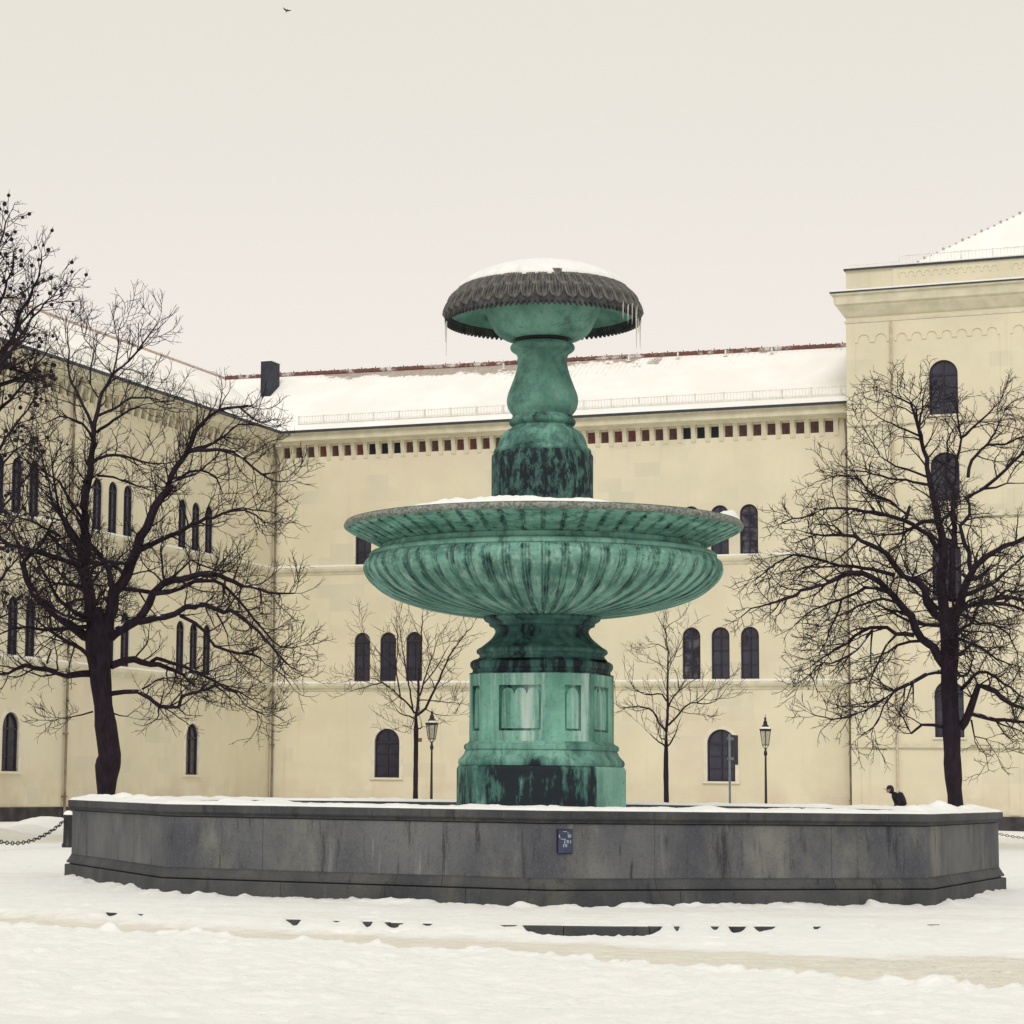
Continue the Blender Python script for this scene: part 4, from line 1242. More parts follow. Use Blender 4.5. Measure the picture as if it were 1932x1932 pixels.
mb = MB(); mb.box(-0.05, TL, -0.12, 0.0, 0.0, 0.55); mb.build('plinth', PLINTH, tower)
mb = MB(); mb.box(0.0, TL, -0.1, 0.0, 12.55, 12.75); mb.box(0.0, TL, -0.1, 0.0, 16.45, 16.62); mb.box(0, TL, -.1, 0, 8.35, 8.5); mb.box(0, TL, -.1, 0, 5.85 - 2.6, 3.4); mb.build('belt_course', TRIM, tower)
mb = MB(); mb.tube((1.86, -0.13, 0.3), (1.86, -0.13, 20.7), 0.05, None, 8); mb.build('downpipe', flat('cream_pipe', (0.50, 0.44, 0.32), .7), tower)
mb = MB(); apx = (13.5, 6.0, 29.15)
rb_ = [(2.25, 0.9, 23.12), (TL, 0.9, 23.12), (TL, 11.2, 23.12), (2.25, 11.2, 23.12)]
roof_sheet(mb, rb_[0], rb_[1], (TL, 6.0, 29.15), apx, 20, 10, lambda u, v: -0.15)
mb.add([rb_[0], rb_[3], apx], [(0, 1, 2)], bare=-0.2); mb.add([rb_[3], rb_[2], (TL, 6.0, 29.15), apx], [(0, 1, 2, 3)], bare=-0.2)
rf3 = mb.build('roof', ROOF, tower)
mb = MB()
p0_, p1_ = np.array(rb_[0]), np.array(apx)
for i in range(46):
    q = p0_ + (p1_ - p0_) * (i + 0.2) / 46
    mb.ball(q + np.array([0, 0, 0.0]), 0.055, 6, 4)
    if i % 3 == 0: mb.ball(q + np.array([0, 0, 0.05]), 0.06, 6, 4)
mb.build('hip_tiles', flat('hip_tile', (0.42, 0.38, 0.32), .8), rf3, kind='stuff')
guard(tower, 2.2, TL, 0.12, 23.1)
mb = MB(); mb.box(0.1, 2.2, 0.1, 0.13, 23.22, 23.25); mb.build('edge_rail', RAIL, tower)

def strips_obj(root, strips, label):
    mb = MB()
    for st in strips: mb.rings(st, False)
    o = mb.build('ledge_snow', SNOW, None, kind='stuff', label=label, category='snow')
    o.location = root.location; o.rotation_euler = root.rotation_euler
strips_obj(back, sp_b, 'thin white snow lines along the ledges of the long wing')
strips_obj(left, snow_strips, 'thin snow lines along the ledges of the slanting left wing')

# ================================================================== trees
class Tubes:
    def __init__(self): self.g = {}
    def add(self, pts, rad, sides):
        self.g.setdefault((len(pts), sides), []).append((pts, rad))
    def mesh(self, name, mat):
        Vs, Qs, off = [], [], 0
        for (n, s), lst in self.g.items():
            P_ = np.array([p for p, _ in lst]); R_ = np.array([r for _, r in lst])
            T = len(lst)
            tan = np.gradient(P_, axis=1); tan /= np.linalg.norm(tan, axis=2, keepdims=True) + 1e-9
            ref = np.where(np.abs(tan[:, :1, 2:3]) > 0.9, np.array([1.0, 0, 0]), np.array([0, 0, 1.0]))
            u = np.cross(tan, np.broadcast_to(ref, tan.shape)); u /= np.linalg.norm(u, axis=2, keepdims=True) + 1e-9
            w = np.cross(tan, u)
            an = np.arange(s) / s * 2 * math.pi
            ring = P_[:, :, None, :] + R_[:, :, None, None] * (u[:, :, None, :] * np.cos(an)[None, None, :, None] + w[:, :, None, :] * np.sin(an)[None, None, :, None])
            Vs.append(ring.reshape(-1, 3))
            j = np.arange(s); i = np.arange(n - 1)
            a = i[:, None] * s + j[None, :]; b = i[:, None] * s + (j[None, :] + 1) % s
            q = np.stack([a, b, b + s, a + s], -1).reshape(-1, 4)
            Qs.append((q[None] + (np.arange(T) * n * s)[:, None, None] + off).reshape(-1, 4))
            off += T * n * s
        return np_mesh(name, np.concatenate(Vs), np.concatenate(Qs), mat)
def catmull(p, step):
    p = [np.asarray(q, float) for q in p]; out_ = []
    for i in range(len(p) - 1):
        a, b, c, d = p[max(i - 1, 0)], p[i], p[i + 1], p[min(i + 2, len(p) - 1)]
        m = max(1, int(np.linalg.norm(c - b) / step))
        for s in range(m):
            t = s / m
            out_.append(0.5 * ((2 * b) + (c - a) * t + (2 * a - 5 * b + 4 * c - d) * t * t + (3 * b - a - 3 * c + d) * t ** 3))
    out_.append(p[-1]); return np.array(out_)
UP = np.array([0, 0, 1.0])
def unit(v): return v / (np.linalg.norm(v) + 1e-9)
def grow(p, d, length, segs, wig, curl):
    pts = [p]; st = length / segs; d = unit(d)
    for i in range(segs):
        d = unit(d + rng.normal(0, wig, 3) + UP * curl * (0.5 + i / segs))
        p = p + d * st; pts.append(p)
    return np.array(pts)
def make_tree(label, Yd, trunk, limbs, cfg, group=None):
    """limbs traced from the photograph, placed at the tree's distance and given depth of their own"""
    sc = Yd / FP
    base_px = trunk[0]
    b = at(base_px[0], base_px[1], Yd); gx = b[0]
    root = thing('bare_tree', label, 'tree', (gx, Yd, 0), 0.0, group)
    o_loc = np.array([gx, Yd, 0.0])
    placed = []                                    # (px array, 3-D array)
    all_l = []
    def place(px, w0, w1, depth, is_trunk=False):
        px = np.array(px, float)
        if placed:
            best_ = None
            for qpx, q3 in placed:
                d = np.hypot(*(qpx - px[0]).T); k = int(d.argmin())
                if best_ is None or d[k] < best_[0]: best_ = (d[k], q3[k][1])
            y0 = best_[1]
        else: y0 = 0.0
        s_ = 0; p3 = []
        for i, q in enumerate(px):
            if i: s_ += np.hypot(*(q - px[i - 1])) * sc
            p3.append(at(q[0], q[1], Yd + y0 + depth * s_) - o_loc)
        if is_trunk:
            p3[0][2] = -0.15
        c3 = catmull(p3, cfg.get('step', 0.22))
        if not is_trunk:
            jt = rng.normal(0, cfg.get('jit', 0.02), c3.shape); jt[0] = 0; c3 = c3 + jt
        # matching pixels for later look-ups
        t = np.linspace(0, len(px) - 1, len(c3)); qx = np.stack([np.interp(t, np.arange(len(px)), px[:, 0]), np.interp(t, np.arange(len(px)), px[:, 1])], 1)
        placed.append((qx, c3))
        rr_ = np.linspace(w0, w1, len(c3)) if not np.iterable(w0) else np.interp(t, np.arange(len(px)), w0)
        return c3, rr_ * sc / 2
    tw, tw_w = trunk[0:1], None
    tpx = [(p[0], p[1]) for p in trunk]; tw_ = [p[2] for p in trunk]
    tpx.append((tpx[-1][0] + 1.0, tpx[-1][1] - tw_[-1] * 0.9)); tw_.append(tw_[-1] * 0.25)
    c3, rr_ = place(tpx, tw_, None, 0.0, True)
    t_ = Tubes(); t_.add(c3, rr_ * (1 + 0.05 * np.sin(np.arange(len(c3)) * 1.7)), 12)
    link('trunk', t_.mesh('trunk', BARK), root)
    tw = Tubes(); balls = []
    limbs3 = []
    for lm in limbs:
        px, w0, w1, dep = lm
        c3, rr_ = place(px, w0, w1, dep)
        limbs3.append((c3, rr_, 1.0))
        t_ = Tubes(); t_.add(c3, rr_, 8); link('branch', t_.mesh('branch', BARK), root)
    # limbs towards and away from the camera, which the photograph shows end-on
    for k in range(cfg.get('depth_limbs', 0)):
        si = int(rng.integers(0, 3)); src = placed[si][1]
        p = src[int(len(src) * (rng.uniform(0.75, 0.97) if si == 0 else rng.uniform(0.05, 0.45)))]
        d = np.array([rng.uniform(-0.6, 0.6), 1.0 if k % 2 else -1.0, rng.uniform(-0.05, 0.35)])
        c3 = grow(p, d, rng.uniform(*cfg.get('dl', (2.5, 4.2))), 14, 0.10, 0.03)
        rr_ = np.linspace(cfg.get('dr', 0.07), 0.010, len(c3))
        limbs3.append((c3, rr_, 0.8)); t_ = Tubes(); t_.add(c3, rr_, 6); link('branch', t_.mesh('branch', BARK), root)
    L1, S1, L2, S2, L3, S3 = cfg['L1'], cfg['S1'], cfg['L2'], cfg['S2'], cfg['L3'], cfg['S3']
    cu = cfg.get('curl', 0.10)
    def spawn(c3, rr_, sp, lr, level, skip):
        ds = np.linalg.norm(np.diff(c3, axis=0), axis=1); s = np.concatenate([[0], np.cumsum(ds)]); tot = s[-1]
        out_ = []; x = skip * tot + rng.uniform(0, sp)
        while x < tot:
            k = min(int(np.searchsorted(s, x)), len(c3) - 1); k = max(k, 1)
            p = c3[k]; d = unit(c3[k] - c3[k - 1])
            pr = unit(np.cross(d, rng.normal(0, 1, 3)))
            fl = cfg.get('flat', 0.75)
            pr = unit(pr * np.array([1, fl, 1]))
            an = rng.uniform(0.5, 1.15)
            nd = d * math.cos(an) + pr * math.sin(an) + UP * cfg.get('up', 0.1)
            ln = rng.uniform(*lr) * (1.0 - 0.45 * x / tot)
            out_.append((p, nd, ln, rr_[min(k, len(rr_) - 1)]))
            x += sp * rng.uniform(0.5, 1.5)
        d = unit(c3[-1] - c3[-2]); out_.append((c3[-1], d, rng.uniform(*lr) * cfg.get('term', 0.42), rr_[-1]))
        return out_
    rmin = cfg.get('rmin', 0.006)
    for c3, rr_, wgt in limbs3:
        for p, d, ln, r in spawn(c3, rr_, S1 / wgt, L1, 1, 0.18):
            segs = 6
            q1 = grow(p, d, ln, segs, 0.16, cu * 0.6)
            r1 = np.linspace(min(r * 0.5, cfg.get('r1', 0.026)), rmin * 1.5, segs + 1)
            tw.add(q1, r1, 5)
            for p2, d2, l2, _ in spawn(q1, r1, S2, L2, 2, 0.15):
                q2 = grow(p2, d2, l2, 4, 0.2, cu)
                tw.add(q2, np.linspace(rmin * 1.5, rmin * 1.05, 5), 3)
                if rng.random() < cfg.get('balls', 0): balls.append(q2[-1] - UP * rng.uniform(0.0, 0.08))
                for p3, d3, l3, _ in spawn(q2, np.full(5, rmin), S3, L3, 3, 0.2):
                    q3 = grow(p3, d3, l3, 2, 0.2, cu)
                    tw.add(q3, np.array([rmin * 1.05, rmin * 0.9, rmin * 0.65]), 3)
    link('twigs', tw.mesh('twigs', cfg.get('mat', TWIG)), root, kind='stuff')
    if balls:
        mb = MB()
        for q in balls: mb.ball(q, rng.uniform(0.035, 0.060), 6, 4)
        mb.build('seed_balls', BALL, root, kind='stuff')
    return root
def Z3(*p): return [(x / 3.0589, 315.8 + y / 3.0589) for x, y in p]
def Z4(*p): return [(x / 3.0589, 907.9 + y / 3.0589) for x, y in p]
def Z5(*p): return [(1342.2 + x / 3.2628, 394.8 + y / 3.2628) for x, y in p]
def Z6(*p): return [(1342.2 + x / 3.2628, 947.4 + y / 3.2628) for x, y in p]
def zd(): return float(rng.choice([-1, 1]) * rng.uniform(0.15, 0.75))
k_ = 1 / 3.06
left_trunk = [(200.5, 1545, 38), (200.5, 1497, 32), (201, 1470, 31), (203, 1447, 33), (205, 1436, 46), (207, 1424, 46), (203, 1395, 41), (199, 1366, 37), (193, 1313, 36), (189, 1270, 43), (187, 1220, 50), (185, 1192, 52)]
left_limbs = [
    (Z4((560, 900), (540, 850), (520, 700), (500, 550), (490, 400), (490, 200), (490, 0)) + Z3((490, 1900), (520, 1750), (538, 1560)), 27, 11, 0.05),
    (Z4((600, 900), (630, 800), (660, 640), (700, 600), (760, 480), (810, 330), (870, 200), (940, 80), (1010, 0)) + Z3((960, 1830), (1010, 1740), (1080, 1650), (1130, 1530), (1200, 1450), (1260, 1400), (1430, 1375)), 27, 4, -0.12),
    (Z3((538, 1560), (545, 1480), (590, 1300), (650, 1200), (750, 1120), (820, 1020), (875, 950), (905, 895)), 10, 2, 0.3),
    (Z3((650, 1200), (670, 1120), (690, 1020), (675, 950), (705, 890)), 4, 1.5, -0.4),
    (Z3((530, 1560), (480, 1480), (340, 1440), (250, 1480)), 6, 2, -0.4),
    (Z3((538, 1500), (460, 1330), (400, 1200), (400, 1020), (390, 920)), 7, 2, 0.4),
    (Z3((520, 1250), (530, 1050), (485, 990), (500, 920)), 4, 1.5, 0.2),
    (Z3((550, 1440), (650, 1400), (760, 1330), (910, 1345), (1000, 1370)), 6, 2, 0.5),
    (Z3((560, 1530), (700, 1430), (820, 1370), (930, 1350)), 7, 2, -0.5),
    (Z3((1090, 1640), (1200, 1630), (1350, 1640), (1450, 1730), (1560, 1800), (1700, 1810)), 8, 2, -0.3),
    (Z3((1090, 1640), (1240, 1590), (1330, 1510), (1420, 1480), (1550, 1500)), 8, 2, 0.3),
    (Z3((960, 1830), (1040, 1790), (1160, 1750), (1250, 1800), (1290, 1880)), 7, 2, 0.5),
    (Z3((520, 1720), (620, 1660), (760, 1680), (900, 1710), (1010, 1700)), 7, 2, -0.6),
    (Z3((560, 1780), (700, 1800), (830, 1850), (900, 1880)), 5, 2, 0.6),
    (Z4((650, 620), (640, 560), (600, 460), (540, 380), (505, 350)), 13, 6, 0.4),
    (Z4((800, 400), (920, 340), (1030, 290), (1150, 240), (1280, 190), (1400, 170), (1480, 200), (1540, 280)), 11, 2, 0.35),
    (Z4((1280, 190), (1400, 160), (1500, 165), (1620, 190)), 4, 1.5, -0.3),
    (Z4((640, 900), (720, 840), (800, 800), (860, 700), (880, 640), (950, 590), (1040, 560), (1150, 540), (1260, 545), (1400, 600), (1550, 640), (1700, 650)), 20, 2.5, -0.3),
    (Z4((880, 650), (960, 640), (1040, 610), (1120, 575), (1240, 580), (1330, 640), (1420, 740), (1500, 840), (1620, 950), (1720, 960)), 9, 2, 0.2),
    (Z4((710, 620), (800, 630), (880, 640)), 9, 7, 0.2),
    (Z4((950, 590), (935, 470), (930, 380)), 5, 2, 0.3),
    (Z4((960, 570), (1060, 500), (1110, 450), (1200, 500), (1350, 520)), 5, 2, 0.4),
    (Z4((800, 810), (900, 790), (1010, 770), (1070, 730), (1150, 710), (1240, 740), (1290, 755), (1330, 740), (1400, 790), (1480, 870), (1560, 950), (1700, 1090)), 14, 2, -0.45),
    (Z4((1040, 775), (1120, 820), (1190, 880), (1240, 950), (1320, 990), (1450, 1000), (1540, 1050), (1680, 1170)), 7, 2, -0.2),
    (Z4((1250, 760), (1290, 830), (1320, 950)), 4, 1.5, 0.5),
    (Z4((640, 1065), (720, 1030), (820, 1040), (920, 1060), (1010, 1090), (1130, 1180)), 15, 4, 0.3),
    (Z4((870, 1045), (900, 1025), (1050, 1070), (1150, 1110), (1250, 1160), (1350, 1220), (1420, 1290), (1530, 1350)), 8, 2, -0.3),
    (Z4((625, 1230), (720, 1215), (800, 1215), (860, 1260), (920, 1295), (1030, 1305), (1060, 1250), (1130, 1210), (1240, 1180), (1330, 1200), (1450, 1260)), 10, 2, -0.5),
    (Z4((820, 1200), (900, 1150), (1040, 1130), (1100, 1170)), 4, 2, 0.4),
    (Z4((520, 900), (440, 860), (370, 810), (270, 730), (200, 660), (150, 570), (140, 460), (200, 400), (270, 310), (300, 240)), 21, 5, 0.35),
    (Z4((490, 560), (430, 470), (350, 445), (180, 400), (0, 345), (-150, 280)), 14, 5, -0.4),
    (Z4((520, 1110), (400, 1115), (280, 1095), (150, 1060), (50, 1100), (0, 1120), (-90, 1140)), 14, 3, -0.5),
    (Z4((480, 610), (350, 590), (250, 620), (220, 680)), 7, 2, 0.5),
    (Z4((480, 610), (300, 580), (200, 560)), 6, 2, -0.5),
    (Z4((490, 680), (430, 690), (360, 740)), 5, 2, -0.6),
    (Z4((270, 1050), (290, 980), (250, 950), (200, 1000)), 4, 1.5, 0.3),
    (Z4((470, 420), (440, 330), (370, 230), (310, 130), (290, 0)) + Z3((270, 1800), (240, 1650)), 13, 3, 0.45),
    (Z4((350, 320), (200, 240), (80, 200), (0, 150)), 6, 2, -0.3),
    (Z4((270, 300), (380, 400), (440, 470)), 7, 5, 0.2),
    (Z4((535, 1330), (470, 1350), (380, 1370), (330, 1360)), 3.5, 1.2, 0.4),
    (Z4((655, 1340), (740, 1360), (800, 1300)), 3, 1.2, -0.4),
    (Z4((490, 250), (400, 100), (330, 0)) + Z3((250, 1750), (150, 1650)), 7, 2, -0.5),
]
make_tree('old bare tree with thick knobbly trunk behind the left end of the basin', 62.0, left_trunk, left_limbs,
          dict(L1=(0.7, 1.6), S1=0.18, L2=(0.3, 0.8), S2=0.17, L3=(0.12, 0.40), S3=0.15, curl=0.12, up=0.10, depth_limbs=14, rmin=0.0060, r1=0.028))
right_trunk = [(1803, 1560, 34), (1803, 1520, 31), (1800, 1487, 29), (1799, 1468, 29), (1797, 1440, 33), (1796, 1400, 33), (1793, 1340, 33), (1791, 1300, 32), (1791, 1250, 32), (1792, 1210, 34), (1790, 1180, 38)]
right_limbs = [
    (Z6((1450, 740), (1425, 640), (1415, 550), (1420, 400), (1430, 250), (1400, 120), (1370, 0)) + Z5((1370, 1800), (1340, 1650), (1310, 1480), (1280, 1350), (1220, 1200), (1130, 1150)), 22, 3, 0.1),
    (Z6((1490, 740), (1530, 600), (1580, 480), (1620, 390), (1700, 330), (1800, 270), (1924, 220), (2050, 160)), 19, 4, -0.25),
    (Z6((1550, 570), (1660, 530), (1760, 480), (1850, 380), (1924, 340), (2040, 300)), 10, 3, 0.35),
    (Z6((1480, 600), (1480, 480), (1485, 300), (1500, 150), (1480, 0)) + Z5((1490, 1900), (1500, 1700), (1520, 1500), (1530, 1410), (1510, 1250)), 14, 3, 0.15),
    (Z5((1530, 1410), (1650, 1310), (1730, 1230), (1775, 1180)), 6, 2, -0.3),
    (Z5((1310, 1480), (1270, 1290), (1250, 1230), (1185, 1140)), 6, 2, -0.4),
    (Z5((1280, 1340), (1300, 1230), (1312, 1100)), 5, 1.5, 0.4),
    (Z5((1460, 1560), (1450, 1440), (1480, 1350), (1410, 1270)), 4, 1.5, 0.5),
    (Z6((1600, 430), (1565, 250), (1530, 140), (1600, 70)) + Z5((1560, 1770),), 10, 5, 0.3),
    (Z5((1560, 1780), (1680, 1720), (1760, 1660), (1860, 1560), (1940, 1480), (2050, 1420)), 8, 3, -0.2),
    (Z5((1580, 1650), (1600, 1540), (1700, 1450), (1740, 1370), (1790, 1270), (1845, 1190)), 7, 2, 0.3),
    (Z5((1700, 1450), (1800, 1440), (1924, 1400), (2050, 1370)), 5, 2, 0.4),
    (Z5((1680, 1720), (1820, 1690), (1924, 1680)), 5, 2, -0.4),
    (Z6((1440, 735), (1370, 690), (1330, 620), (1310, 540), (1270, 490), (1180, 450), (1130, 400), (1080, 320), (980, 270), (880, 210), (750, 205), (650, 200), (540, 170)), 17, 2, -0.3),
    (Z6((1130, 450), (1000, 410), (880, 400), (780, 390), (650, 350), (560, 325), (450, 345), (350, 420), (260, 490)), 8, 2, 0.25),
    (Z6((780, 390), (640, 400), (500, 420), (400, 440)), 4, 1.5, -0.3),
    (Z6((1430, 1000), (1370, 900), (1290, 840), (1260, 780), (1230, 700), (1150, 610), (1080, 540), (980, 460), (880, 440), (700, 500), (560, 550), (420, 610), (250, 650), (180, 700)), 18, 2, -0.25),
    (Z6((1110, 560), (1000, 530), (890, 550), (800, 600), (680, 640), (570, 700), (500, 760)), 8, 2, 0.4),
    (Z6((1180, 640), (1060, 600), (940, 630), (800, 690), (700, 740)), 6, 2, -0.5),
    (Z6((800, 600), (760, 730), (710, 850), (650, 950)), 5, 1.5, 0.3),
    (Z6((1250, 820), (1140, 810), (1080, 770), (980, 775), (880, 830), (780, 900), (690, 960), (600, 1010)), 9, 2, 0.3),
    (Z6((1140, 815), (1090, 880), (1050, 930), (1000, 1050), (970, 1160)), 5, 2, -0.3),
    (Z6((1280, 855), (1150, 880), (1060, 940)), 6, 4, 0.5),
    (Z6((990, 790), (900, 900), (800, 970), (650, 1010), (560, 1100)), 6, 2, -0.5),
    (Z6((990, 800), (990, 920), (990, 1040)), 4, 1.5, 0.2),
    (Z6((1420, 1045), (1330, 1050), (1240, 1110), (1130, 1160), (1000, 1250), (850, 1320), (700, 1335), (610, 1300)), 9, 1.5, -0.4),
    (Z6((1240, 1110), (1245, 1230)), 4, 2, 0.2),
    (Z6((1130, 1160), (1060, 1260), (1000, 1380), (900, 1460)), 4, 1.5, 0.5),
    (Z6((1420, 1385), (1300, 1375), (1230, 1425), (1190, 1330), (1140, 1270)), 7, 2, 0.3),
    (Z6((1530, 1390), (1580, 1300), (1620, 1220), (1650, 1130), (1750, 1170), (1850, 1240), (1924, 1270), (2060, 1320)), 18, 3, -0.3),
    (Z6((1540, 1150), (1580, 1110), (1650, 1050), (1760, 1090), (1924, 1200), (2020, 1260)), 8, 2, 0.4),
    (Z6((1600, 1300), (1750, 1340), (1924, 1355), (2080, 1360)), 10, 3, 0.3),
    (Z6((1600, 1340), (1615, 1440), (1700, 1450), (1750, 1530)), 4, 1.2, -0.2),
    (Z6((1520, 660), (1650, 630), (1800, 630), (1924, 660), (2060, 700)), 10, 3, -0.4),
    (Z6((1510, 780), (1650, 800), (1730, 800)), 6, 2, 0.5),
    (Z6((1510, 830), (1620, 880), (1750, 960), (1850, 1000)), 7, 2, -0.3),
    (Z6((1530, 650), (1700, 610), (1780, 580), (1820, 550), (1924, 550), (2050, 540)), 9, 2, 0.2),
    (Z6((1530, 690), (1650, 740), (1760, 760), (1850, 860), (1900, 980)), 6, 2, 0.5),
    (Z6((1390, 290), (1340, 210), (1280, 160), (1180, 110), (1000, 60), (850, 45), (720, 40), (620, 80), (500, 110), (430, 130)), 10, 2, -0.3),
    (Z6((1200, 100), (1220, 30)) + Z5((1200, 1870), (1100, 1800), (1000, 1750), (880, 1640), (780, 1640), (640, 1680)), 7, 1.5, 0.3),
    (Z5((1350, 1700), (1240, 1680), (1100, 1650), (950, 1620), (830, 1610)), 6, 2, -0.5),
    (Z5((1340, 1650), (1200, 1600), (1080, 1560), (1000, 1440), (930, 1350)), 5, 1.5, 0.5),
    (Z5((1290, 1400), (1150, 1340), (1060, 1300), (960, 1230)), 5, 1.5, -0.4),
    (Z5((1240, 1260), (1130, 1200), (1105, 1120), (1098, 1085)), 3, 1.2, 0.2),
    (Z6((1190, 100), (1180, 200), (1160, 300)), 4, 2, 0.4),
    (Z6((1250, 460), (1390, 400)), 5, 4, 0.2),
    (Z6((900, 230), (800, 330), (640, 420)), 4, 1.5, 0.4),
]
make_tree('broad bare tree with low spreading limbs behind the right end of the basin', 62.0, right_trunk, right_limbs,
          dict(L1=(0.6, 1.45), S1=0.175, L2=(0.25, 0.7), S2=0.165, L3=(0.10, 0.36), S3=0.14, curl=0.02, up=0.06, depth_limbs=14, rmin=0.0060, r1=0.028))
# tree beyond the left edge of the picture, with seed balls
far_trunk = [(-95, 1600, 60), (-95, 1500, 54), (-92, 1300, 48), (-85, 1150, 44), (-80, 1000, 40)]
def px(*p): return list(p)
far_limbs = [
    (px((-80, 1010), (-70, 880), (-55, 760), (-40, 640), (-22, 540), (-5, 470), (8, 440), (18, 405)), 30, 2, 0.1),
    (px((-60, 800), (-20, 720), (20, 640), (50, 565), (72, 520), (78, 480)), 14, 2, -0.3),
    (px((-40, 760), (10, 680), (60, 600), (95, 560), (115, 540)), 10, 2, 0.3),
    (px((-30, 700), (20, 640), (60, 585), (110, 565), (128, 545)), 8, 1.5, -0.5),
    (px((-45, 650), (-10, 590), (15, 530), (25, 500), (25, 475)), 9, 2, 0.4),
    (px((-70, 900), (-20, 800), (30, 740), (70, 690), (95, 655)), 12, 2, 0.2),
    (px((-75, 930), (-20, 870), (30, 800), (60, 760), (70, 720)), 9, 2, -0.4),
    (px((-80, 980), (-30, 930), (10, 870), (40, 840), (75, 830)), 9, 2, 0.4),
    (px((-80, 1000), (-20, 980), (20, 940), (50, 900), (70, 870)), 8, 2, -0.2),
    (px((-85, 1100), (-40, 1040), (0, 1010), (40, 960), (60, 930)), 9, 2, -0.5),
    (px((-85, 1150), (-30, 1120), (10, 1080), (40, 1040)), 8, 2, 0.3),
    (px((-50, 700), (-10, 690), (40, 700), (80, 720)), 6, 2, 0.6),
    (px((-30, 560), (0, 560), (30, 560), (55, 540)), 5, 1.5, -0.6),
    (px((-88, 1200), (-40, 1190), (0, 1170), (30, 1150)), 7, 2, 0.5),
    (px((-40, 620), (-20, 520), (-5, 465), (0, 435)), 7, 2, -0.2),
    (px((-80, 1000), (-140, 900), (-180, 760), (-200, 600)), 18, 3, 0.2),
    (px((-85, 1100), (-160, 1050), (-220, 980)), 14, 3, -0.3),
]
make_tree('bare tree hung with dark seed balls leaning in from the left edge', 56.0, far_trunk, far_limbs,
          dict(L1=(0.5, 1.15), S1=0.17, L2=(0.25, 0.55), S2=0.17, L3=(0.10, 0.30), S3=0.14, curl=0.08, up=0.12, depth_limbs=6, rmin=0.0060, r1=0.024, balls=0.26))
# two young trees by the wall
def zA(*p): return [((800 + x / 3.5125) / 1.26656, (1400 + y / 3.5125) / 1.26656) for x, y in p]
def zB(*p): return [((1450 + x / 3.512) / 1.26656, (1400 + y / 3.512) / 1.26656) for x, y in p]
young = dict(term=0.8, L1=(0.5, 1.2), S1=0.24, L2=(0.2, 0.5), S2=0.18, L3=(0.1, 0.3), S3=0.16, curl=0.10, up=0.12, depth_limbs=3, dr=0.03, dl=(0.8, 1.6), rmin=0.0048, r1=0.012, step=0.15, jit=0.01, mat=TWIG2)
tA = zA((677, 1830), (677, 1780), (680, 1500), (682, 1300), (682, 1080))
make_tree('young bare tree beside the left street lamp, upright forking branches', 74.0, [(784, 1560, 11)] + [(x, y, w) for (x, y), w in zip(tA, (10, 9.5, 9, 8.5, 9))],
          [(zA((682, 1090), (700, 960), (705, 800), (720, 600), (730, 400), (740, 240)), 6, 1.5, 0.1), (zA((690, 1085), (760, 1030), (800, 950), (860, 830), (920, 680), (980, 560), (1050, 460), (1160, 330)), 5.5, 1.5, -0.3),
           (zA((670, 1070), (620, 1000), (550, 930), (470, 860), (400, 810)), 4.5, 1.5, 0.3), (zA((550, 930), (530, 820), (515, 700), (530, 520), (520, 330)), 3, 1.2, -0.3),
           (zA((655, 1030), (640, 940), (620, 830), (580, 600), (545, 340)), 3.5, 1.2, 0.4), (zA((715, 920), (740, 830), (780, 700), (830, 560), (870, 430)), 3.5, 1.2, 0.3),
           (zA((740, 830), (850, 690), (960, 500)), 3, 1.2, -0.4), (zA((710, 960), (820, 960), (950, 980), (1080, 990)), 2.5, 1.0, 0.4),
           (zA((400, 810), (250, 850), (120, 890)), 2.5, 1, -0.2), (zA((520, 700), (420, 620), (320, 500), (230, 360)), 2.5, 1, 0.2),
           (zA((760, 1030), (850, 1080), (970, 1090)), 2, 1, 0.5), (zA((665, 1090), (640, 1180), (560, 1170)), 2, 1, 0.2), (zA((500, 880), (330, 780), (150, 760)), 2.4, 1, 0.4)], young, 'young trees along the wall')
tB = zB((500, 1840), (500, 1790), (497, 1600), (497, 1450), (500, 1220))
make_tree('slender young bare tree standing just right of the pedestal, wide low forks', 74.0, [(1257, 1560, 11)] + [(x, y, w) for (x, y), w in zip(tB, (10, 9.5, 9.5, 9.5, 7))],
          [(zB((500, 1230), (510, 1050), (510, 850), (515, 650), (505, 500), (490, 380), (430, 270)), 6, 1.2, 0.1), (zB((495, 1215), (440, 1150), (390, 1060), (310, 1015), (220, 1015), (120, 1025), (80, 1000)), 4.5, 1.5, -0.3),
           (zB((515, 1170), (580, 1110), (640, 1030), (700, 980), (760, 975), (830, 920), (880, 870)), 4.5, 1.5, 0.3), (zB((500, 965), (460, 910), (330, 910), (240, 870), (200, 790)), 3.5, 1.2, 0.4),
           (zB((520, 1010), (560, 930), (620, 880), (680, 820)), 3.5, 1.5, -0.4), (zB((525, 680), (570, 600), (610, 500), (640, 440)), 2.6, 1, 0.3), (zB((510, 540), (430, 490), (350, 490)), 2.2, 1, -0.3),
           (zB((490, 370), (515, 330), (560, 300)), 2, 1, 0.3), (zB((760, 985), (860, 990), (960, 930), (1000, 870)), 2.4, 1, -0.3), (zB((610, 880), (590, 760), (570, 700)), 2.2, 1, 0.3),
           (zB((530, 1010), (640, 1060), (760, 1080)), 2, 1, 0.4), (zB((510, 700), (420, 640), (340, 600)), 2, 1, 0.5)], dict(young, S1=0.30), 'young trees along the wall')

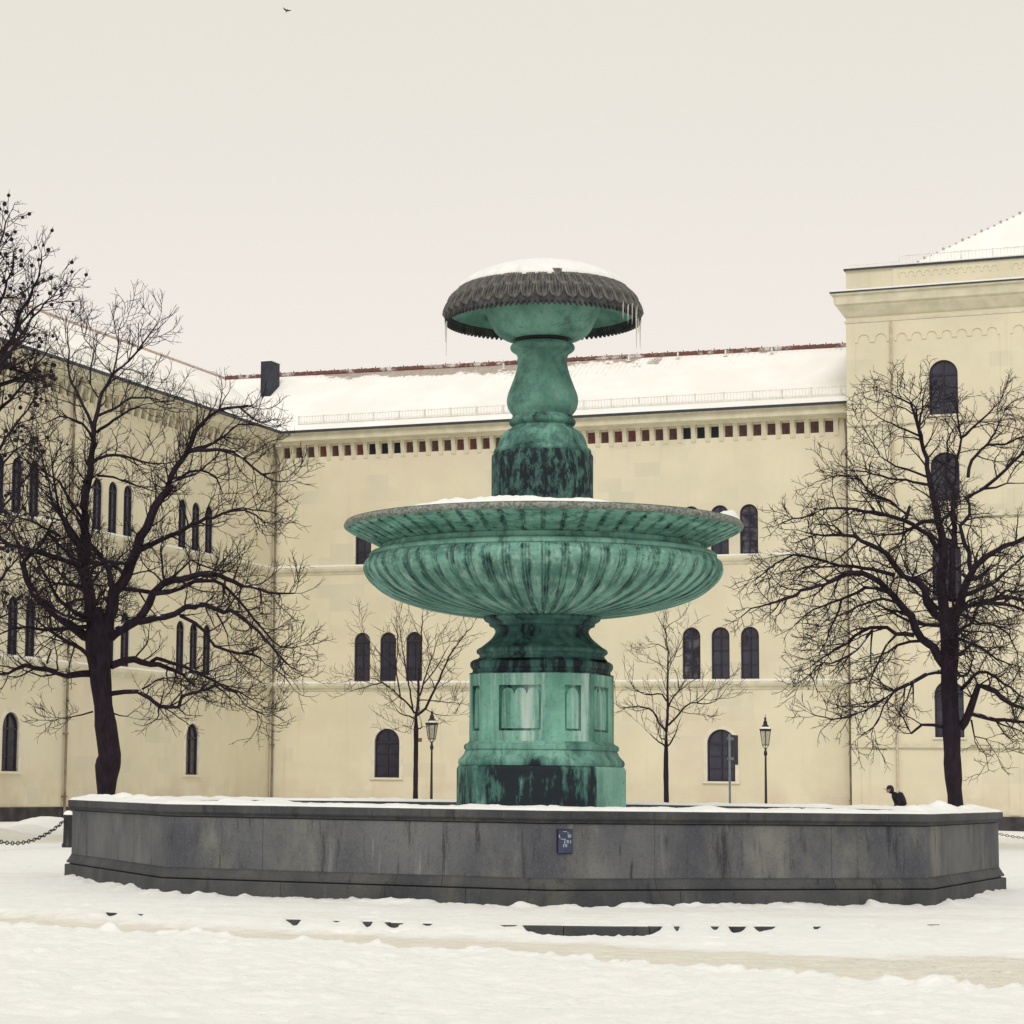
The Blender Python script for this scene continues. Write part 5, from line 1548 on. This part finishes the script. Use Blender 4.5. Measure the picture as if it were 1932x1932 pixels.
# ================================================================== street furniture
def lamp_proto():
    t = thing('street_lamp', '', 'street lamp', (0, 0, 0))
    mb = MB(); mb.lathe([(0.16, 0), (0.16, 0.1), (0.12, 0.16), (0.11, 0.7), (0.085, 0.78), (0.07, 0.95), (0.045, 1.05), (0.036, 2.0), (0.030, 2.72), (0.05, 2.74), (0.058, 2.80), (0.045, 2.86), (0.03, 2.90), (0.03, 2.98)], 12, cap0=True, cap1=True)
    mb.build('pole', IRON, t, angle=40)
    LB, LT, zb_, zt_ = 0.115, 0.185, 3.06, 3.52
    mb = MB()
    for k in range(6):
        a = math.pi / 3 * k; c, s = math.cos(a), math.sin(a)
        mb.tube((LB * c, LB * s, zb_), (LT * c, LT * s, zt_), 0.011, None, 5)
        mb.tube((0.03 * c, 0.03 * s, 2.95), (LB * c, LB * s, zb_), 0.009, None, 5)
        a2 = a + math.pi / 3; c2, s2 = math.cos(a2), math.sin(a2)
        mb.tube((LB * c, LB * s, zb_), (LB * c2, LB * s2, zb_), 0.013, None, 5)
        mb.tube((LT * c, LT * s, zt_), (LT * c2, LT * s2, zt_), 0.016, None, 5)
        mb.tube((LT * 1.02 * c, LT * 1.02 * s, zt_), (LT * 1.16 * c, LT * 1.16 * s, zt_ + 0.05), 0.014, 0.006, 5)
    mb.build('lantern_frame', IRON, t)
    gm = MB(); c0, s0_ = math.cos(math.pi / 3), math.sin(math.pi / 3)
    gm.add([(LB * .97, 0, zb_), (LB * .97 * c0, LB * .97 * s0_, zb_), (LT * .97 * c0, LT * .97 * s0_, zt_), (LT * .97, 0, zt_)], [(0, 1, 2, 3)])
    gme_ = gm.mesh('glass_pane', LGLASS)
    for k in range(6):
        o = link('glass_pane', gme_, t); o.rotation_euler = (0, 0, math.pi / 3 * k)
    mb = MB(); mb.lathe([(LT * 1.12, zt_ + 0.01), (LT * 1.1, zt_ + 0.035), (LT * 0.85, zt_ + 0.09), (LT * 0.55, zt_ + 0.17), (0.07, zt_ + 0.20), (0.075, zt_ + 0.23), (0.055, zt_ + 0.30), (0.03, zt_ + 0.33), (0.045, zt_ + 0.37), (0.03, zt_ + 0.41), (0.012, zt_ + 0.43), (0.006, zt_ + 0.52)], 6, cap0=True, cap1=True)
    mb.build('lamp_roof', IRON, t)
    mb = MB(); mb.tube((0, 0, zb_ - .02), (0, 0, zb_ + 0.26), 0.018, None, 6); mb.ball((0, 0, zb_ + 0.3), 0.035, 8, 6); mb.build('gas_mantle', WHITE, t)
    mb = MB(); mb.lathe([(LT * 1.05, zt_ + 0.043), (LT * 0.8, zt_ + 0.115)], 6); o = mb.build('roof_snow', SNOW, t)
    return t
def mat_lglass():
    m, n, l, b = M('lantern_glass')
    b.inputs['Base Color'].default_value = (0.62, 0.60, 0.55, 1)
    b.inputs['Roughness'].default_value = 0.25
    b.inputs['Transmission Weight'].default_value = 0.75
    b.inputs['IOR'].default_value = 1.05
    return m
LGLASS = mat_lglass()
lamp = lamp_proto()
lp = at(814, 1490, 75.0); lamp.location = (lp[0], lp[1], -0.1)
lamp['label'] = 'iron gas lantern between the young tree and the green pedestal, left one'; lamp['group'] = 'gas lanterns along the wall'
lamp2 = copy_tree(lamp); lp = at(1445, 1490, 75.0); lamp2.location = (lp[0], lp[1], -0.16); lamp2.rotation_euler = (0, 0, 0.35)
lamp2['label'] = 'iron gas lantern right of the traffic sign, against the bare cream wall'
# traffic sign seen almost from the side
sp_ = at(1377, 1490, 70.0)
sg = thing('traffic_sign', 'grey metal post with dark sign plates turned side on, before an arched window', 'sign', (sp_[0], sp_[1], 0))
mb = MB(); mb.tube((0, 0, 0), (0, 0, 3.12), 0.035, None, 8); mb.build('post', SIGNPOST, sg)
mb = MB()
SGN = flat('sign_back', (0.022, 0.022, 0.035), 0.5, var=0.2)
ang = math.radians(52)
ca, sa = math.cos(ang), math.sin(ang)
def slab(mb, u0, u1, z0, z1, off, th_):
    b4 = [(u0 * ca - (off) * sa, u0 * sa + off * ca), (u1 * ca - off * sa, u1 * sa + off * ca), (u1 * ca - (off + th_) * sa, u1 * sa + (off + th_) * ca), (u0 * ca - (off + th_) * sa, u0 * sa + (off + th_) * ca)]
    mb.hexa([(x, y, z0) for x, y in b4], [(x, y, z1) for x, y in b4])
slab(mb, 0.0, 0.62, 2.22, 3.10, 0.045, 0.025); mb.build('sign_plate', SGN, sg)
for z_ in (2.36, 2.95):
    mb = MB(); slab(mb, -0.05, 0.30, z_, z_ + .08, 0.02, 0.024); mb.build('clamp', SIGNPOST, sg)
# bollard and chains
bp = ground(128, 1597)
bo = thing('bollard', 'dark round bollard half hidden behind the left end of the basin', 'bollard', (bp[0], bp[1], 0))
mb = MB(); mb.lathe([(0.14, -0.1), (0.14, 0.05), (0.115, 0.08), (0.11, 0.62), (0.13, 0.66), (0.12, 0.72), (0.05, 0.76)], 14, cap0=True, cap1=True); mb.build('shaft', IRON, bo, angle=40)
mb = MB(); mb.lathe([(0.12, 0.722), (0.11, 0.77), (0.06, 0.81), (0.01, 0.82)], 12, cap1=True); mb.build('snow_top', SNOW, bo, smooth=True)
def chain(p, q, sag, label, n):
    p, q = np.array(p), np.array(q)
    root = thing('chain', label, 'chain', tuple(p))
    lk = MB()
    ring = [(0.075 * math.cos(t), 0.034 * math.sin(t)) for t in np.linspace(0, 2 * math.pi, 10, endpoint=False)]
    rs = []
    for (x, y) in ring:
        d = unit(np.array([x, y * 4, 0]))
        rs.append([(x + d[0] * 0.013 * math.cos(s), y + d[1] * 0.013 * math.cos(s), 0.013 * math.sin(s)) for s in (0, 2.09, 4.19)])
    rs.append(rs[0]); lk.rings(rs, True)
    lm_ = lk.mesh('link', IRON, True)
    pts = [p + (q - p) * t - UP * sag * 4 * t * (1 - t) for t in np.linspace(0, 1, n + 1)]
    for i in range(n):
        m_ = (pts[i] + pts[i + 1]) / 2 - p; d = Vector(pts[i + 1] - pts[i])
        o = link('link', lm_, root, tuple(m_))
        o.rotation_mode = 'QUATERNION'
        o.rotation_quaternion = d.to_track_quat('X', 'Z') @ Matrix.Rotation(math.pi / 2 * (i % 2), 4, 'X').to_quaternion()
        o.scale = (d.length / 0.125,) * 3
    return root
b2 = ground(-75, 1606)
chain((bp[0] - 0.1, bp[1], 0.58), (b2[0] + .1, b2[1], 0.58), 0.46, 'dark iron chain sagging to the left from the bollard', 36)
bo2 = copy_tree(bo); bo2.location = (b2[0], b2[1], 0)
bo2['label'] = 'second bollard holding the other end of the left chain, off to the left'; bo['group'] = bo2['group'] = 'bollards around the square'
b3, b4 = ground(1850, 1606), ground(2060, 1606)
chain((b3[0], b3[1], 0.58), (b4[0], b4[1], 0.58), 0.25, 'dark iron chain sagging just right of the basin', 40)
for q, lab in ((b3, 'bollard hidden behind the right end of the basin, holding the right chain'), (b4, 'bollard off to the right, holding the far end of the right chain')):
    bo2 = copy_tree(bo); bo2.location = (q[0], q[1], 0); bo2['label'] = lab

# bird
bp_ = at(541, 20, 90.0)
bd_ = thing('bird', 'tiny dark bird flying high in the pale sky', 'bird', tuple(bp_))
mb = MB(); mb.rings([[(x, r * math.cos(t), r * math.sin(t) * 0.9 - 0.02) for t in np.linspace(0, 2 * math.pi, 8, endpoint=False)] for x, r in ((-0.17, 0.004), (-0.13, 0.022), (-0.05, 0.04), (0.06, 0.036), (0.12, 0.02), (0.15, 0.026), (0.18, 0.018), (0.22, 0.003))], True, True, True)
mb.build('body', IRON, bd_, smooth=True)
for s in (-1, 1):
    mb = MB()
    mb.hexa([(0.08, 0, 0), (-0.05, 0, 0), (-0.08, s * 0.16, 0.09), (0.05, s * 0.16, 0.10)], [(0.08, 0, 0.012), (-0.05, 0, 0.012), (-0.08, s * 0.16, 0.098), (0.05, s * 0.16, 0.108)])
    mb.hexa([(0.05, s * 0.16, 0.10), (-0.08, s * 0.16, 0.09), (-0.14, s * 0.36, 0.06), (-0.10, s * 0.36, 0.06)], [(0.05, s * 0.16, 0.108), (-0.08, s * 0.16, 0.098), (-0.14, s * 0.36, 0.064), (-0.10, s * 0.36, 0.064)])
    mb.build('wing', IRON, bd_)
bd_.rotation_euler = (0.3, 0.9, 2.2); bd_.scale = (0.5, 0.5, 0.5)

# ================================================================== person
pc = at(1690, 1490, 80.0)
COAT = flat('dark_coat', (0.014, 0.011, 0.018), 0.9, var=0.3)
SKIN = flat('skin', (0.33, 0.21, 0.16), 0.6)
HAT = flat('dark_cap', (0.022, 0.020, 0.030), 0.9)
person = thing('person', 'person in a dark winter coat and cap leaning forward while walking left behind the basin', 'person', (pc[0], pc[1], 0))
def skin_obj(name, verts, edges, radii, mat, parent, root=0, sub=2):
    me = bpy.data.meshes.new(name); me.from_pydata(verts, edges, []); me.materials.append(mat)
    o = link(name, me, parent)
    md = o.modifiers.new('skin', 'SKIN'); md.use_smooth_shade = True
    for i, r in enumerate(radii): me.skin_vertices[0].data[i].radius = r if np.iterable(r) else (r, r)
    me.skin_vertices[0].data[root].use_root = True
    o.modifiers.new('sub', 'SUBSURF').levels = sub
    o.modifiers['sub'].render_levels = sub
    return o
# local x = image right; walking towards -x, torso bent forward, head low
V_ = [(0.16, 0, 0.93), (0.10, 0, 1.10), (0.03, 0, 1.27), (-0.05, 0, 1.40), (-0.12, 0, 1.47),          # pelvis..neck
      (0.02, -0.09, 0.62), (0.10, -0.10, 0.50), (0.02, -0.10, 0.10), (-0.12, -0.11, 0.03),             # front leg
      (0.20, 0.09, 0.66), (0.28, 0.10, 0.48), (0.46, 0.10, 0.16), (0.38, 0.11, 0.05),                  # rear leg
      (-0.02, -0.21, 1.36), (0.05, -0.26, 1.10), (-0.10, -0.24, 0.90), (-0.13, -0.24, 0.84),           # near arm
      (-0.02, 0.21, 1.36), (0.10, 0.26, 1.12), (0.0, 0.27, 0.90), (-0.02, 0.27, 0.84)]
E_ = [(0, 1), (1, 2), (2, 3), (3, 4), (0, 5), (5, 6), (6, 7), (7, 8), (0, 9), (9, 10), (10, 11), (11, 12), (3, 13), (13, 14), (14, 15), (15, 16), (3, 17), (17, 18), (18, 19), (19, 20)]
R_ = [(0.19, 0.16), (0.185, 0.15), (0.19, 0.16), (0.15, 0.12), 0.065, 0.10, 0.08, 0.055, 0.05, 0.10, 0.08, 0.055, 0.05, 0.085, 0.065, 0.05, 0.035, 0.085, 0.065, 0.05, 0.035]
skin_obj('body', V_, E_, R_, COAT, person)
# head with features
mb = MB(); hx, hz = -0.20, 1.56
mb.ball((hx, 0, hz), 0.112, 16, 12, (0.95, 0.78, 1.1))
mb.ball((hx - 0.105, 0, hz - 0.02), 0.022, 8, 6, (1.1, 0.7, 1.2)); mb.ball((hx + 0.0, 0.088, hz - 0.01), 0.026, 8, 6, (0.7, 0.4, 1.2)); mb.ball((hx + 0.0, -0.088, hz - 0.01), 0.026, 8, 6, (0.7, 0.4, 1.2))
mb.ball((hx - 0.07, 0, hz - 0.085), 0.045, 8, 6, (1, 0.8, 0.8))
mb.build('head', SKIN, person, smooth=True)
mb = MB()
for s in (-1, 1): mb.ball((hx - 0.092, s * 0.034, hz + 0.005), 0.013, 6, 5)
mb.box(hx - 0.108, hx - 0.094, -0.025, 0.025, hz - 0.066, hz - 0.058); mb.build('face_features', IRON, person)
mb = MB(); mb.lathe([(0.118, -0.005), (0.120, 0.03), (0.105, 0.085), (0.07, 0.12), (0.01, 0.135)], 14, cap1=True, cx=hx + 0.008); 
mb.v = [(x, y * 0.85, z + hz + 0.01) for x, y, z in mb.v]; mb.box(hx - 0.20, hx - 0.09, -0.07, 0.07, hz + 0.005, hz + 0.02)
mb.ball((hx + 0.035, 0, hz - 0.01), 0.122, 12, 8, (0.9, 0.85, 1.15)); mb.build('hood', HAT, person, smooth=True)
# hands: palm and five fingers each
for sy, (wx, wy, wz) in ((-1, (-0.13, -0.24, 0.83)), (1, (-0.02, 0.27, 0.83))):
    vs_, es_, rd_ = [(wx, wy, wz), (wx - 0.01, wy, wz - 0.05), (wx - 0.015, wy, wz - 0.085)], [(0, 1), (1, 2)], [0.028, (0.038, 0.018), (0.036, 0.016)]
    for k, (dx, ln) in enumerate(((-0.03, 0.072), (-0.010, 0.08), (0.010, 0.075), (0.028, 0.06))):
        i0 = len(vs_); vs_ += [(wx - 0.015 + dx, wy, wz - 0.10), (wx - 0.018 + dx, wy + 0.006 * -sy, wz - 0.10 - ln * 0.5), (wx - 0.015 + dx, wy + 0.02 * -sy, wz - 0.10 - ln)]
        es_ += [(2, i0), (i0, i0 + 1), (i0 + 1, i0 + 2)]; rd_ += [0.0105, 0.0095, 0.008]
    i0 = len(vs_); vs_ += [(wx - 0.045, wy, wz - 0.055), (wx - 0.06, wy + 0.01 * -sy, wz - 0.09)]; es_ += [(1, i0), (i0, i0 + 1)]; rd_ += [0.012, 0.009]
    skin_obj('hand', vs_, es_, rd_, SKIN, person, 0, 1)
bag = thing('backpack', 'dark backpack worn by the stooping person behind the basin', 'backpack', (pc[0], pc[1], 0))
mb = MB()
rs = []
for t, w, d in ((0.0, 0.11, 0.05), (0.08, 0.15, 0.10), (0.5, 0.16, 0.12), (0.9, 0.14, 0.10), (1.0, 0.09, 0.05)):
    cx_, cz_ = 0.285 - 0.16 * t, 1.02 + 0.44 * t
    rs.append([(cx_ + d * math.cos(a) * 0.95, w * math.sin(a), cz_ + d * math.cos(a) * 0.35) for a in np.linspace(0, 2 * math.pi, 14, endpoint=False)])
mb.rings(rs, True, True, True); mb.build('bag_body', HAT, bag, smooth=True)
mb = MB(); mb.box(0.10, 0.13, -0.02, 0.02, 1.44, 1.50); mb.build('grab_handle', COAT, bag)

# soft air: none is visible in the photograph, so none is built
scene.render.resolution_x = scene.render.resolution_y = 1024
